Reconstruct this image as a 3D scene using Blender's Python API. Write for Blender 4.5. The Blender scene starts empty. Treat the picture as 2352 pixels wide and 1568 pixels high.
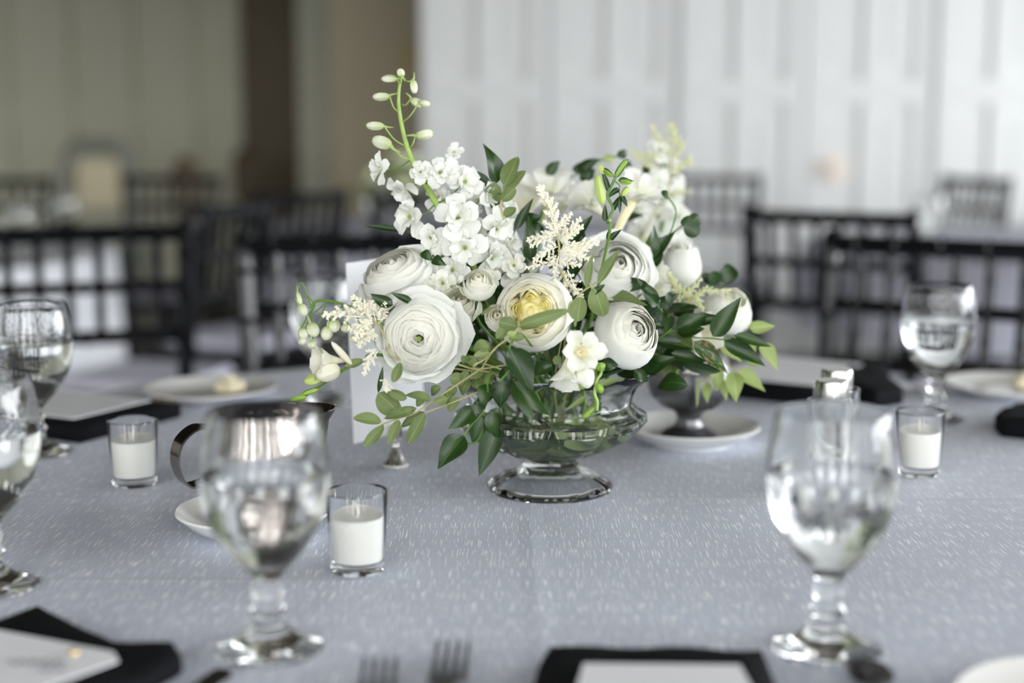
import bpy, bmesh, math, random
from math import sin, cos, pi, radians, sqrt, atan2
from mathutils import Vector, Matrix, noise
random.seed(7)
R_ = random.Random(11)
S = bpy.context.scene
COL = S.collection
V = Vector

# ------------------------------------------------------------------ camera
F_PX = 3267.0
TZ = 0.75                         # table height
CAM_Z = TZ + 0.353
PITCH = radians(8.43)
cam = bpy.data.cameras.new('camera'); camo = bpy.data.objects.new('camera', cam); COL.objects.link(camo)
cam.sensor_width = 36; cam.lens = F_PX / 2352 * 36
cam.clip_start = 0.02; cam.clip_end = 60
camo.location = (0, 0, CAM_Z); camo.rotation_euler = (pi / 2 - PITCH, 0, 0)
cam.dof.use_dof = True; cam.dof.focus_distance = 1.27; cam.dof.aperture_fstop = 2.0
S.camera = camo
FWD = V((0, cos(PITCH), -sin(PITCH))); UP = V((0, sin(PITCH), cos(PITCH))); RT = V((1, 0, 0)); CAM = V((0, 0, CAM_Z))

# ------------------------------------------------------------------ world, lights, exposure
S.view_settings.view_transform = 'Standard'; S.view_settings.look = 'None'
S.view_settings.gamma = 1; S.view_settings.exposure = 0.55
try: S.view_settings.use_curve_mapping = False
except Exception: pass
w = bpy.data.worlds.new('world'); S.world = w; w.use_nodes = True
w.node_tree.nodes['Background'].inputs[0].default_value = (0.62, 0.72, 0.85, 1)
w.node_tree.nodes['Background'].inputs[1].default_value = 1.0
S.cycles.max_bounces = 14; S.cycles.transmission_bounces = 12; S.cycles.transparent_max_bounces = 8
S.cycles.diffuse_bounces = 7; S.cycles.glossy_bounces = 5
S.cycles.caustics_reflective = True; S.cycles.caustics_refractive = True
S.cycles.sample_clamp_indirect = 6; S.cycles.blur_glossy = 0.6

def area(name, loc, size, rot, power, colr=(1, 1, 1), spread=180):
    l = bpy.data.lights.new(name, 'AREA'); l.shape = 'RECTANGLE'; l.size, l.size_y = size
    l.energy = power; l.color = colr; l.spread = radians(spread)
    o = bpy.data.objects.new(name, l); COL.objects.link(o); o.location = loc; o.rotation_euler = rot
    return o
WIN_X = [-4.95 + 1.1 * i for i in range(10)]
FRONT_Y = -1.7
for wx in WIN_X:                  # daylight entering through the row of tall windows behind the camera
    area('window_daylight', (wx, FRONT_Y - 0.02, 1.55), (0.48, 2.3), (pi / 2 - radians(14), 0, 0), 16, (1.0, 0.99, 0.97), 150)
for wy in (-0.6, 1.4, 3.4, 5.4):       # windows along the right-hand side of the room
    area('window_daylight', (5.92, wy, 1.6), (1.3, 2.1), (0, radians(90 - 14), 0), 86, (0.95, 0.98, 1.0), 160)

# ------------------------------------------------------------------ helpers
def at(px, py, d):
    return CAM + FWD * d + RT * ((px - 1176) / F_PX * d) - UP * ((py - 784) / F_PX * d)
def on_plane(px, py, z=TZ):
    r = FWD + RT * ((px - 1176) / F_PX) - UP * ((py - 784) / F_PX)
    return CAM + r * ((z - CAM_Z) / r.z)
CROP = {1: (640, 130, 3.137), 2: (1080, 260, 3.137), 3: (640, 560, 2.852), 4: (1080, 560, 3.92), 5: (1440, 560, 3.92), 6: (980, 820, 2.94)}
def cp(k, x, y):
    a, b, s = CROP[k]; return a + x / s, b + y / s
def cat(k, x, y, d):
    px, py = cp(k, x, y); return at(px, py, d)

WM = {}
def prop(o, label=None, cat=None, group=None, kind=None):
    if label: o['label'] = label
    if cat: o['category'] = cat
    if group: o['group'] = group
    if kind: o['kind'] = kind
    return o
def empty(name, loc, rz=0, label=None, cat=None, group=None):
    o = bpy.data.objects.new(name, None); COL.objects.link(o)
    o.location = loc; o.rotation_euler = (0, 0, rz); o.empty_display_size = 0.02
    WM[o.name] = Matrix.Translation(V(loc)) @ Matrix.Rotation(rz, 4, 'Z')
    return prop(o, label, cat, group)
def mesh(name, verts, faces, mat=None, smooth=True):
    m = bpy.data.meshes.new(name); m.from_pydata([tuple(v) for v in verts], [], faces); m.update()
    if smooth: m.polygons.foreach_set('use_smooth', [True] * len(m.polygons))
    if mat: m.materials.append(mat)
    return m
def put(name, me, parent=None, M=None, label=None, cat=None, group=None, kind=None, local=False):
    """link an object; M is its WORLD matrix (or local to the parent when local=True)"""
    o = bpy.data.objects.new(name, me); COL.objects.link(o)
    M = M if M is not None else Matrix.Identity(4)
    if parent is not None:
        P = WM[parent.name]
        o.parent = parent
        L = M if local else P.inverted() @ M
        o.matrix_basis = L; WM[o.name] = P @ L
    else:
        o.matrix_basis = M; WM[o.name] = M.copy()
    return prop(o, label, cat, group, kind)
def copy_tree(o, loc, rz, label=None, group=None):
    r = o.copy(); COL.objects.link(r); r.location = loc; r.rotation_euler = (0, 0, rz)
    WM[r.name] = Matrix.Translation(V(loc)) @ Matrix.Rotation(rz, 4, 'Z')
    if label: r['label'] = label
    if group: r['group'] = group
    def rec(a, b):
        for ch in list(a.children):
            c = ch.copy(); COL.objects.link(c); c.parent = b; rec(ch, c)
    rec(o, r)
    return r
class MB:
    """mesh builder collecting shapes for ONE mesh"""
    def __init__(s): s.v = []; s.f = []
    def add(s, vs, fs, M=None):
        n = len(s.v)
        s.v += [(M @ V(v)) if M is not None else V(v) for v in vs]
        s.f += [tuple(i + n for i in f) for f in fs]
        return s
    def box(s, c, d, M=None):
        x, y, z = c; a, b, h = d[0] / 2, d[1] / 2, d[2] / 2
        vs = [(x + i * a, y + j * b, z + k * h) for k in (-1, 1) for j in (-1, 1) for i in (-1, 1)]
        return s.add(vs, [(0, 2, 3, 1), (4, 5, 7, 6), (0, 1, 5, 4), (2, 6, 7, 3), (0, 4, 6, 2), (1, 3, 7, 5)], M)
    def lathe(s, prof, n=32, M=None, mod=None, cap=False):
        vs = []; fs = []
        for (r, z) in prof:
            for i in range(n):
                a = 2 * pi * i / n; rr = r if mod is None else mod(r, z, a)
                vs.append((rr * cos(a), rr * sin(a), z))
        for k in range(len(prof) - 1):
            for i in range(n):
                j = (i + 1) % n
                fs.append((k * n + i, k * n + j, (k + 1) * n + j, (k + 1) * n + i))
        if cap:
            fs.append(tuple(range(n - 1, -1, -1))); fs.append(tuple((len(prof) - 1) * n + i for i in range(n)))
        return s.add(vs, fs, M)
    def tube(s, pts, rad, n=6, M=None, cap=True):
        pts = [V(p) for p in pts]; vs = []; fs = []
        rad = rad if isinstance(rad, (list, tuple)) else [rad] * len(pts)
        prev = None
        for k, p in enumerate(pts):
            t = (pts[min(k + 1, len(pts) - 1)] - pts[max(k - 1, 0)])
            t = t.normalized() if t.length > 1e-9 else V((0, 0, 1))
            if prev is None: prev = t.orthogonal().normalized()
            a = (prev - t * prev.dot(t))
            a = a.normalized() if a.length > 1e-6 else t.orthogonal().normalized()
            prev = a; b = t.cross(a)
            for i in range(n):
                an = 2 * pi * i / n; vs.append(p + (a * cos(an) + b * sin(an)) * rad[k])
        for k in range(len(pts) - 1):
            for i in range(n):
                j = (i + 1) % n; fs.append((k * n + i, k * n + j, (k + 1) * n + j, (k + 1) * n + i))
        if cap:
            fs.append(tuple(range(n - 1, -1, -1))); fs.append(tuple((len(pts) - 1) * n + i for i in range(n)))
        return s.add(vs, fs, M)
    def ball(s, c, r, nu=6, nv=4, M=None, sc=(1, 1, 1)):
        vs = [(c[0], c[1], c[2] - r * sc[2])]
        for k in range(1, nv):
            a = -pi / 2 + pi * k / nv
            for i in range(nu):
                b = 2 * pi * i / nu
                vs.append((c[0] + r * cos(a) * cos(b) * sc[0], c[1] + r * cos(a) * sin(b) * sc[1], c[2] + r * sin(a) * sc[2]))
        vs.append((c[0], c[1], c[2] + r * sc[2])); fs = []
        for i in range(nu):
            fs.append((0, 1 + (i + 1) % nu, 1 + i))
            for k in range(nv - 2):
                a0 = 1 + k * nu; fs.append((a0 + i, a0 + (i + 1) % nu, a0 + nu + (i + 1) % nu, a0 + nu + i))
            fs.append((1 + (nv - 2) * nu + i, 1 + (nv - 2) * nu + (i + 1) % nu, len(vs) - 1))
        return s.add(vs, fs, M)
    def mesh(s, name, mat, smooth=True):
        me = mesh(name, s.v, s.f, mat, smooth)
        if smooth: me.set_sharp_from_angle(angle=radians(38))
        return me
def spline(pts, n=6):
    pts = [V(p) for p in pts]
    if len(pts) < 3: return [pts[0].lerp(pts[-1], i / n) for i in range(n + 1)]
    out = []
    for i in range(len(pts) - 1):
        p0 = pts[max(i - 1, 0)]; p1 = pts[i]; p2 = pts[i + 1]; p3 = pts[min(i + 2, len(pts) - 1)]
        for k in range(n):
            t = k / n
            out.append(0.5 * ((2 * p1) + (p2 - p0) * t + (2 * p0 - 5 * p1 + 4 * p2 - p3) * t * t + (3 * p1 - p0 - 3 * p2 + p3) * t ** 3))
    out.append(pts[-1]); return out
def frame(z, hint=V((0, 0, 1)), loc=V((0, 0, 0)), roll=0.0):
    """matrix whose local Z points along z"""
    z = V(z).normalized(); x = hint.cross(z)
    x = x.normalized() if x.length > 1e-5 else z.orthogonal().normalized()
    y = z.cross(x)
    M = Matrix((x, y, z)).transposed().to_4x4(); M.translation = loc
    return M @ Matrix.Rotation(roll, 4, 'Z')

# ------------------------------------------------------------------ materials
def nodes(name):
    m = bpy.data.materials.new(name); m.use_nodes = True
    return m, m.node_tree.nodes, m.node_tree.links, m.node_tree.nodes['Principled BSDF']
def mat(name, col, rough=0.5, metal=0.0, spec=0.5, trans=0.0, ior=1.45, noise_amt=0.0, noise_scale=20, bump=0.0, coat=0.0, sheen=0.0):
    m, N, L, b = nodes(name)
    b.inputs['Base Color'].default_value = (*col, 1); b.inputs['Roughness'].default_value = rough
    b.inputs['Metallic'].default_value = metal; b.inputs['Specular IOR Level'].default_value = spec
    b.inputs['Transmission Weight'].default_value = trans; b.inputs['IOR'].default_value = ior
    b.inputs['Coat Weight'].default_value = coat; b.inputs['Sheen Weight'].default_value = sheen
    tc = N.new('ShaderNodeTexCoord'); n = N.new('ShaderNodeTexNoise'); n.inputs['Scale'].default_value = noise_scale
    n.inputs['Detail'].default_value = 4
    L.new(tc.outputs['Object'], n.inputs['Vector'])
    if noise_amt:
        mx = N.new('ShaderNodeMix'); mx.data_type = 'RGBA'
        mx.inputs[6].default_value = (*[c * (1 - noise_amt) for c in col], 1)
        mx.inputs[7].default_value = (*[min(1, c * (1 + noise_amt)) for c in col], 1)
        L.new(n.outputs['Fac'], mx.inputs[0]); L.new(mx.outputs[2], b.inputs['Base Color'])
    if bump:
        bp = N.new('ShaderNodeBump'); bp.inputs['Strength'].default_value = bump; bp.inputs['Distance'].default_value = 0.002
        L.new(n.outputs['Fac'], bp.inputs['Height']); L.new(bp.outputs['Normal'], b.inputs['Normal'])
    return m
def petal_mat(name, inner, outer, translucent=0.35, rough=0.55):
    """petal: colour runs from the claw (inner) to the blade (outer) along the petal, some light passes through"""
    m, N, L, b = nodes(name); out = N['Material Output']
    at_ = N.new('ShaderNodeAttribute'); at_.attribute_name = 'along'
    rmp = N.new('ShaderNodeValToRGB'); rmp.color_ramp.elements[0].color = (*inner, 1); rmp.color_ramp.elements[1].color = (*outer, 1)
    rmp.color_ramp.elements[0].position = 0.05; rmp.color_ramp.elements[1].position = 0.6
    L.new(at_.outputs['Fac'], rmp.inputs[0])
    tc = N.new('ShaderNodeTexCoord'); wv = N.new('ShaderNodeTexNoise'); wv.inputs['Scale'].default_value = 9
    mp = N.new('ShaderNodeMapping'); mp.inputs['Scale'].default_value = (9, 9, 0.6)
    L.new(tc.outputs['Object'], mp.inputs[0]); L.new(mp.outputs[0], wv.inputs['Vector'])
    bp = N.new('ShaderNodeBump'); bp.inputs['Strength'].default_value = 0.25; bp.inputs['Distance'].default_value = 0.001
    L.new(wv.outputs['Fac'], bp.inputs['Height']); L.new(bp.outputs['Normal'], b.inputs['Normal'])
    L.new(rmp.outputs[0], b.inputs['Base Color']); b.inputs['Roughness'].default_value = rough
    b.inputs['Specular IOR Level'].default_value = 0.25
    tr = N.new('ShaderNodeBsdfTranslucent'); L.new(rmp.outputs[0], tr.inputs['Color'])
    mx = N.new('ShaderNodeMixShader'); mx.inputs[0].default_value = translucent
    L.new(b.outputs[0], mx.inputs[1]); L.new(tr.outputs[0], mx.inputs[2]); L.new(mx.outputs[0], out.inputs['Surface'])
    return m
def leaf_mat(name, dark, light, rough, translucent, vein=1.5, blotch=False):
    m, N, L, b = nodes(name); out = N['Material Output']
    oi = N.new('ShaderNodeObjectInfo'); tc = N.new('ShaderNodeTexCoord')
    n = N.new('ShaderNodeTexNoise'); n.inputs['Scale'].default_value = 2.5; L.new(tc.outputs['Object'], n.inputs['Vector'])
    ad = N.new('ShaderNodeMath'); ad.operation = 'MULTIPLY_ADD'; ad.inputs[1].default_value = 0.5
    L.new(oi.outputs['Random'], ad.inputs[0]); L.new(n.outputs['Fac'], ad.inputs[2])
    mx = N.new('ShaderNodeMix'); mx.data_type = 'RGBA'; mx.inputs[6].default_value = (*dark, 1); mx.inputs[7].default_value = (*light, 1)
    sb = N.new('ShaderNodeMath'); sb.operation = 'SUBTRACT'; sb.inputs[1].default_value = 0.3; sb.use_clamp = True
    L.new(ad.outputs[0], sb.inputs[0]); L.new(sb.outputs[0], mx.inputs[0])
    sx = N.new('ShaderNodeSeparateXYZ'); L.new(tc.outputs['Object'], sx.inputs[0])
    ab = N.new('ShaderNodeMath'); ab.operation = 'ABSOLUTE'; L.new(sx.outputs[0], ab.inputs[0])
    lt = N.new('ShaderNodeMath'); lt.operation = 'LESS_THAN'; lt.inputs[1].default_value = 0.018; L.new(ab.outputs[0], lt.inputs[0])
    # side veins as fine ridges
    mv = N.new('ShaderNodeMath'); mv.operation = 'MULTIPLY_ADD'; mv.inputs[1].default_value = -1.2
    L.new(ab.outputs[0], mv.inputs[0]); L.new(sx.outputs[1], mv.inputs[2])
    sn = N.new('ShaderNodeMath'); sn.operation = 'MULTIPLY'; sn.inputs[1].default_value = 70; L.new(mv.outputs[0], sn.inputs[0])
    s2 = N.new('ShaderNodeMath'); s2.operation = 'SINE'; L.new(sn.outputs[0], s2.inputs[0])
    bp = N.new('ShaderNodeBump'); bp.inputs['Strength'].default_value = 0.12; bp.inputs['Distance'].default_value = 0.0006
    L.new(s2.outputs[0], bp.inputs['Height']); L.new(bp.outputs['Normal'], b.inputs['Normal'])
    m2 = N.new('ShaderNodeMix'); m2.data_type = 'RGBA'; L.new(lt.outputs[0], m2.inputs[0]); L.new(mx.outputs[2], m2.inputs[6])
    m2.inputs[7].default_value = (*[c * vein for c in light], 1)
    colout = m2.outputs[2]
    if blotch:
        nb = N.new('ShaderNodeTexNoise'); nb.inputs['Scale'].default_value = 7; L.new(tc.outputs['Object'], nb.inputs['Vector'])
        gt = N.new('ShaderNodeMath'); gt.operation = 'GREATER_THAN'; gt.inputs[1].default_value = 0.56; L.new(nb.outputs['Fac'], gt.inputs[0])
        m3 = N.new('ShaderNodeMix'); m3.data_type = 'RGBA'; L.new(gt.outputs[0], m3.inputs[0]); L.new(colout, m3.inputs[6])
        m3.inputs[7].default_value = (0.22, 0.14, 0.07, 1); colout = m3.outputs[2]
    L.new(colout, b.inputs['Base Color']); b.inputs['Roughness'].default_value = rough; b.inputs['Specular IOR Level'].default_value = 0.45
    tr = N.new('ShaderNodeBsdfTranslucent'); L.new(colout, tr.inputs['Color'])
    ms = N.new('ShaderNodeMixShader'); ms.inputs[0].default_value = translucent
    L.new(b.outputs[0], ms.inputs[1]); L.new(tr.outputs[0], ms.inputs[2]); L.new(ms.outputs[0], out.inputs['Surface'])
    return m
WHITE = (0.90, 0.90, 0.84); CREAM = (0.86, 0.84, 0.66)
M = dict(
    white=petal_mat('petal_white', (0.86, 0.88, 0.66), WHITE, 0.40),
    white2=petal_mat('petal_pure_white', (0.88, 0.90, 0.80), (0.89, 0.90, 0.86), 0.36),
    ivory=petal_mat('petal_ivory', (0.90, 0.88, 0.68), (0.92, 0.91, 0.81), 0.38),
    yellow=petal_mat('petal_yellow', (1.0, 0.92, 0.46), (1.0, 0.95, 0.56), 0.35),
    pale=petal_mat('petal_pale_yellow', (0.98, 0.93, 0.66), (0.96, 0.94, 0.78), 0.30),
    greenish=petal_mat('petal_green_white', (0.50, 0.60, 0.26), (0.84, 0.86, 0.70), 0.35),
    cream=mat('cream_blossom', (0.91, 0.89, 0.76), 0.8, noise_amt=0.1, noise_scale=200),
    creamgreen=mat('cream_green_blossom', (0.72, 0.74, 0.46), 0.8, noise_amt=0.15, noise_scale=200),
    bud=mat('green_bud', (0.42, 0.52, 0.16), 0.5, noise_amt=0.2, noise_scale=40),
    budgreen=mat('bright_green_bud', (0.20, 0.34, 0.04), 0.4, noise_amt=0.3, noise_scale=60),
    stamen=mat('yellow_stamen', (0.80, 0.52, 0.06), 0.6),
    eye=mat('green_eye', (0.25, 0.33, 0.05), 0.6),
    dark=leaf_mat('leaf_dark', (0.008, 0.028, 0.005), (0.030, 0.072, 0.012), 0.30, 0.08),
    olive=leaf_mat('leaf_olive', (0.10, 0.15, 0.04), (0.21, 0.27, 0.10), 0.55, 0.20, 1.25),
    lime=leaf_mat('leaf_lime', (0.30, 0.40, 0.12), (0.46, 0.54, 0.22), 0.45, 0.35, 1.2),
    spotted=leaf_mat('leaf_spotted', (0.010, 0.040, 0.008), (0.035, 0.10, 0.018), 0.32, 0.10, 1.5, True),
    stem=mat('stem_green', (0.10, 0.20, 0.03), 0.45, noise_amt=0.25, noise_scale=60),
    stem2=mat('stem_light_green', (0.30, 0.44, 0.10), 0.45, noise_amt=0.15, noise_scale=60),
    twig=mat('twig_tan', (0.36, 0.33, 0.15), 0.6, noise_amt=0.25, noise_scale=90),
    steel=mat('brushed_steel', (0.48, 0.47, 0.45), 0.22, 1.0, noise_amt=0.06, noise_scale=40),
    darksteel=mat('dark_polished_steel', (0.20, 0.175, 0.16), 0.12, 1.0, noise_amt=0.15, noise_scale=25),
    dullsteel=mat('dull_steel', (0.20, 0.20, 0.21), 0.40, 1.0, noise_amt=0.10, noise_scale=30),
    silver=mat('polished_silver', (0.72, 0.70, 0.67), 0.10, 1.0),
    china=mat('white_china', (0.82, 0.82, 0.80), 0.12, coat=0.4),
    wax=mat('white_wax', (0.93, 0.92, 0.87), 0.5, noise_amt=0.02),
    wick=mat('wick', (0.85, 0.80, 0.68), 0.9),
    napkin=mat('black_napkin', (0.004, 0.0045, 0.006), 0.85, spec=0.15, noise_amt=0.3, noise_scale=300, bump=0.3),
    card=mat('white_card', (0.80, 0.81, 0.84), 0.6, noise_amt=0.02),
    ink=mat('grey_ink', (0.35, 0.36, 0.40), 0.8),
    gold=mat('gold_pin', (0.70, 0.55, 0.28), 0.3, 1.0),
    chair=mat('black_lacquer', (0.0025, 0.003, 0.004), 0.25, spec=0.4, noise_amt=0.2),
    cushion=mat('chair_cushion', (0.62, 0.62, 0.72), 0.8),
    tablewood=mat('table_wood', (0.22, 0.14, 0.08), 0.5, noise_amt=0.3),
    bread=mat('butter_roll', (0.80, 0.72, 0.52), 0.6, noise_amt=0.12, noise_scale=60),
)
def glass_mat(name, col=(1, 1, 1), rough=0.0, ior=1.47, bump=0.0, bscale=60):
    m, N, L, b = nodes(name)
    b.inputs['Base Color'].default_value = (*col, 1); b.inputs['Roughness'].default_value = rough
    b.inputs['Transmission Weight'].default_value = 1; b.inputs['IOR'].default_value = ior
    if bump:
        tc = N.new('ShaderNodeTexCoord'); n = N.new('ShaderNodeTexNoise'); n.inputs['Scale'].default_value = bscale
        L.new(tc.outputs['Object'], n.inputs['Vector'])
        bp = N.new('ShaderNodeBump'); bp.inputs['Strength'].default_value = bump; bp.inputs['Distance'].default_value = 0.001
        L.new(n.outputs['Fac'], bp.inputs['Height']); L.new(bp.outputs['Normal'], b.inputs['Normal'])
    return m
M['glass'] = glass_mat('clear_glass', (0.985, 0.995, 0.99))
M['goblet'] = glass_mat('goblet_glass', (0.98, 0.99, 0.99), 0.05, 1.38, 0.25, 90)
M['water'] = glass_mat('water', (0.985, 0.99, 0.99), 0.0, 1.333)
M['vasewater'] = glass_mat('vase_water', (0.93, 0.97, 0.88), 0.0, 1.333)

def cloth_mat():
    m, N, L, b = nodes('slub_tablecloth')
    tc = N.new('ShaderNodeTexCoord'); mp = N.new('ShaderNodeMapping'); mp.inputs['Scale'].default_value = (760, 36, 36)
    L.new(tc.outputs['Object'], mp.inputs[0])
    n = N.new('ShaderNodeTexNoise'); n.inputs['Scale'].default_value = 1; n.inputs['Detail'].default_value = 2.5; n.inputs['Roughness'].default_value = 0.6
    L.new(mp.outputs[0], n.inputs['Vector'])
    r = N.new('ShaderNodeValToRGB'); r.color_ramp.elements[0].position = 0.57; r.color_ramp.elements[1].position = 0.61
    L.new(n.outputs['Fac'], r.inputs[0])
    mp2 = N.new('ShaderNodeMapping'); mp2.inputs['Scale'].default_value = (1500, 120, 120); L.new(tc.outputs['Object'], mp2.inputs[0])
    n2 = N.new('ShaderNodeTexNoise'); n2.inputs['Scale'].default_value = 1; n2.inputs['Detail'].default_value = 1; L.new(mp2.outputs[0], n2.inputs['Vector'])
    c1 = N.new('ShaderNodeMix'); c1.data_type = 'RGBA'; c1.inputs[6].default_value = (0.42, 0.46, 0.57, 1); c1.inputs[7].default_value = (0.56, 0.60, 0.71, 1)
    L.new(n2.outputs['Fac'], c1.inputs[0])
    c2 = N.new('ShaderNodeMix'); c2.data_type = 'RGBA'; c2.inputs[7].default_value = (0.92, 0.95, 1.0, 1)
    L.new(r.outputs[0], c2.inputs[0]); L.new(c1.outputs[2], c2.inputs[6]); L.new(c2.outputs[2], b.inputs['Base Color'])
    ro = N.new('ShaderNodeMapRange'); ro.inputs[3].default_value = 0.55; ro.inputs[4].default_value = 0.35
    L.new(r.outputs[0], ro.inputs[0]); L.new(ro.outputs[0], b.inputs['Roughness'])
    b.inputs['Sheen Weight'].default_value = 0.15; b.inputs['Specular IOR Level'].default_value = 0.5
    # creases: ridge lines pressed into the cloth along x at a few object-space y's
    sx = N.new('ShaderNodeSeparateXYZ'); L.new(tc.outputs['Object'], sx.inputs[0])
    tot = None
    wob = N.new('ShaderNodeTexNoise'); wob.inputs['Scale'].default_value = 2.0; L.new(tc.outputs['Object'], wob.inputs['Vector'])
    for (src, pos, wd, amp) in (('Y', -0.045, 0.006, 1.0), ('Y', -0.30, 0.006, 0.8), ('Y', 0.40, 0.006, 0.8), ('X', -0.005, 0.012, 0.6)):
        ma = N.new('ShaderNodeMath'); ma.operation = 'MULTIPLY_ADD'; ma.inputs[1].default_value = 0.02; L.new(wob.outputs['Fac'], ma.inputs[0])
        L.new(sx.outputs[src], ma.inputs[2])
        su = N.new('ShaderNodeMath'); su.operation = 'SUBTRACT'; su.inputs[1].default_value = pos; L.new(ma.outputs[0], su.inputs[0])
        ab = N.new('ShaderNodeMath'); ab.operation = 'ABSOLUTE'; L.new(su.outputs[0], ab.inputs[0])
        mr = N.new('ShaderNodeMapRange'); mr.inputs[1].default_value = 0; mr.inputs[2].default_value = wd; mr.inputs[3].default_value = amp; mr.inputs[4].default_value = 0
        L.new(ab.outputs[0], mr.inputs[0])
        if tot is None: tot = mr.outputs[0]
        else:
            a = N.new('ShaderNodeMath'); a.operation = 'ADD'; L.new(tot, a.inputs[0]); L.new(mr.outputs[0], a.inputs[1]); tot = a.outputs[0]
    big = N.new('ShaderNodeTexNoise'); big.inputs['Scale'].default_value = 5; L.new(tc.outputs['Object'], big.inputs['Vector'])
    a1 = N.new('ShaderNodeMath'); a1.operation = 'MULTIPLY_ADD'; a1.inputs[1].default_value = 3.0; L.new(big.outputs['Fac'], a1.inputs[0]); L.new(tot, a1.inputs[2])
    a2 = N.new('ShaderNodeMath'); a2.operation = 'MULTIPLY_ADD'; a2.inputs[1].default_value = 0.35; L.new(r.outputs[0], a2.inputs[0]); L.new(a1.outputs[0], a2.inputs[2])
    bp = N.new('ShaderNodeBump'); bp.inputs['Strength'].default_value = 0.5; bp.inputs['Distance'].default_value = 0.0016
    L.new(a2.outputs[0], bp.inputs['Height']); L.new(bp.outputs['Normal'], b.inputs['Normal'])
    return m
M['cloth'] = cloth_mat()
M['cloth2'] = mat('pale_tablecloth', (0.50, 0.51, 0.60), 0.7, noise_amt=0.06, noise_scale=15, bump=0.2)
M['cloth3'] = mat('white_tablecloth', (0.80, 0.82, 0.86), 0.7, noise_amt=0.04, noise_scale=15, bump=0.2)
M['wallwhite'] = mat('panel_white', (0.68, 0.69, 0.68), 0.5, noise_amt=0.03, noise_scale=3)
M['walldim'] = mat('panel_greige', (0.80, 0.80, 0.64), 0.6, noise_amt=0.05, noise_scale=3)
M['beige'] = mat('beige_paint', (0.62, 0.55, 0.38), 0.7, noise_amt=0.04, noise_scale=3)
M['brown'] = mat('brown_door', (0.15, 0.11, 0.065), 0.5, noise_amt=0.2, noise_scale=5)
M['carpet'] = mat('mauve_carpet', (0.20, 0.18, 0.20), 0.95, noise_amt=0.25, noise_scale=60, bump=0.3)
M['ceil'] = mat('ceiling_paint', (0.06, 0.052, 0.032), 0.9, noise_amt=0.03)
M['frame'] = mat('window_frame_white', (0.7, 0.7, 0.68), 0.5)

# ------------------------------------------------------------------ room
def struct(name, mb, m, smooth=False): return put(name, mb.mesh(name, m, smooth), kind='structure')
WY = 7.0; FY = 10.0; LX = -6.0; RX = 6.0; CZ = 2.85
struct('floor', MB().box((0, 4.2, -0.05), (12.4, 12.0, 0.1)), M['carpet'])
struct('ceiling', MB().box((0, 4.2, CZ + 0.05), (12.4, 12.0, 0.1)), M['ceil'])
struct('wall_left', MB().box((LX - 0.05, 4.2, CZ / 2), (0.1, 11.9, CZ)), M['walldim'])
# right-hand wall with window openings
ys = [-0.6, 1.4, 3.4, 5.4]
mb = MB(); prev = FRONT_Y
for wy in ys:
    mb.box((RX + 0.05, (prev + wy - 0.7) / 2, CZ / 2), (0.1, wy - 0.7 - prev, CZ)); prev = wy + 0.7
    mb.box((RX + 0.05, wy, 0.225), (0.1, 1.4, 0.45)); mb.box((RX + 0.05, wy, (2.72 + CZ) / 2), (0.1, 1.4, CZ - 2.72))
mb.box((RX + 0.05, (prev + WY) / 2, CZ / 2), (0.1, WY - prev, CZ))
struct('wall_right', mb, M['wallwhite'])
mb = MB(); prev = LX
for wx in WIN_X:
    mb.box(((prev + wx - 0.27) / 2, FRONT_Y - 0.05, CZ / 2), (wx - 0.27 - prev, 0.1, CZ)); prev = wx + 0.27
    mb.box((wx, FRONT_Y - 0.05, 0.19), (0.54, 0.1, 0.38)); mb.box((wx, FRONT_Y - 0.05, (2.75 + CZ) / 2), (0.54, 0.1, CZ - 2.75))
mb.box(((prev + RX) / 2, FRONT_Y - 0.05, CZ / 2), (RX - prev, 0.1, CZ))
struct('wall_front', mb, M['wallwhite'])
def win_frame(i, c, horizontal):
    mb = MB()
    wdt = 0.54 if horizontal else 1.4
    z0, z1 = (0.38, 2.75) if horizontal else (0.45, 2.72)
    def bar(a, z, la, lz):
        if horizontal: mb.box((c[0] + a, c[1], z), (la, 0.05, lz))
        else: mb.box((c[0], c[1] + a, z), (0.05, la, lz))
    for s in (-1, 1): bar(s * (wdt / 2 - 0.03), (z0 + z1) / 2, 0.06, z1 - z0)
    bar(0, z0 + 0.03, wdt, 0.06); bar(0, z1 - 0.03, wdt, 0.06); bar(0, (z0 + z1) / 2 + 0.3, wdt, 0.05)
    if not horizontal: bar(0, (z0 + z1) / 2, 0.05, z1 - z0)
    struct('window_%d' % i, mb, M['frame'])
k = 1
for wx in WIN_X: win_frame(k, (wx, FRONT_Y + 0.05), True); k += 1
for wy in ys: win_frame(k, (RX - 0.05, wy), False); k += 1
# back wall on the right: white folding partition, each leaf a panel with stiles and a middle rail
PX0 = (970 - 1176) / F_PX * WY * 1.0
wallb = struct('wall_back', MB().box(((PX0 + RX) / 2, WY + 0.10, CZ / 2), (RX - PX0, 0.16, CZ)), M['wallwhite'])
pw = 0.62
def panel_mesh():
    b_ = MB(); d = 0.022
    b_.box((0, 0, CZ / 2), (pw - 0.012, 0.03, CZ - 0.02))
    for s in (-1, 1): b_.box((s * (pw / 2 - 0.05), -d, CZ / 2), (0.085, d, CZ - 0.02))
    b_.box((0, -d, CZ / 2), (0.07, d, CZ - 0.02))
    for z in (0.06, 1.29, 2.35, CZ - 0.1): b_.box((0, -d, z), (pw - 0.1, d * 0.98, 0.11))
    for s in (-1, 1):
        for (z0, z1) in ((0.16, 1.19), (1.39, 2.26)):
            b_.box((s * 0.145, -0.017, (z0 + z1) / 2), (0.13, 0.008, z1 - z0 - 0.05))
    return b_.mesh('panel', M['wallwhite'], False)
pm = panel_mesh(); x = PX0 + pw / 2; i = 0
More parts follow.
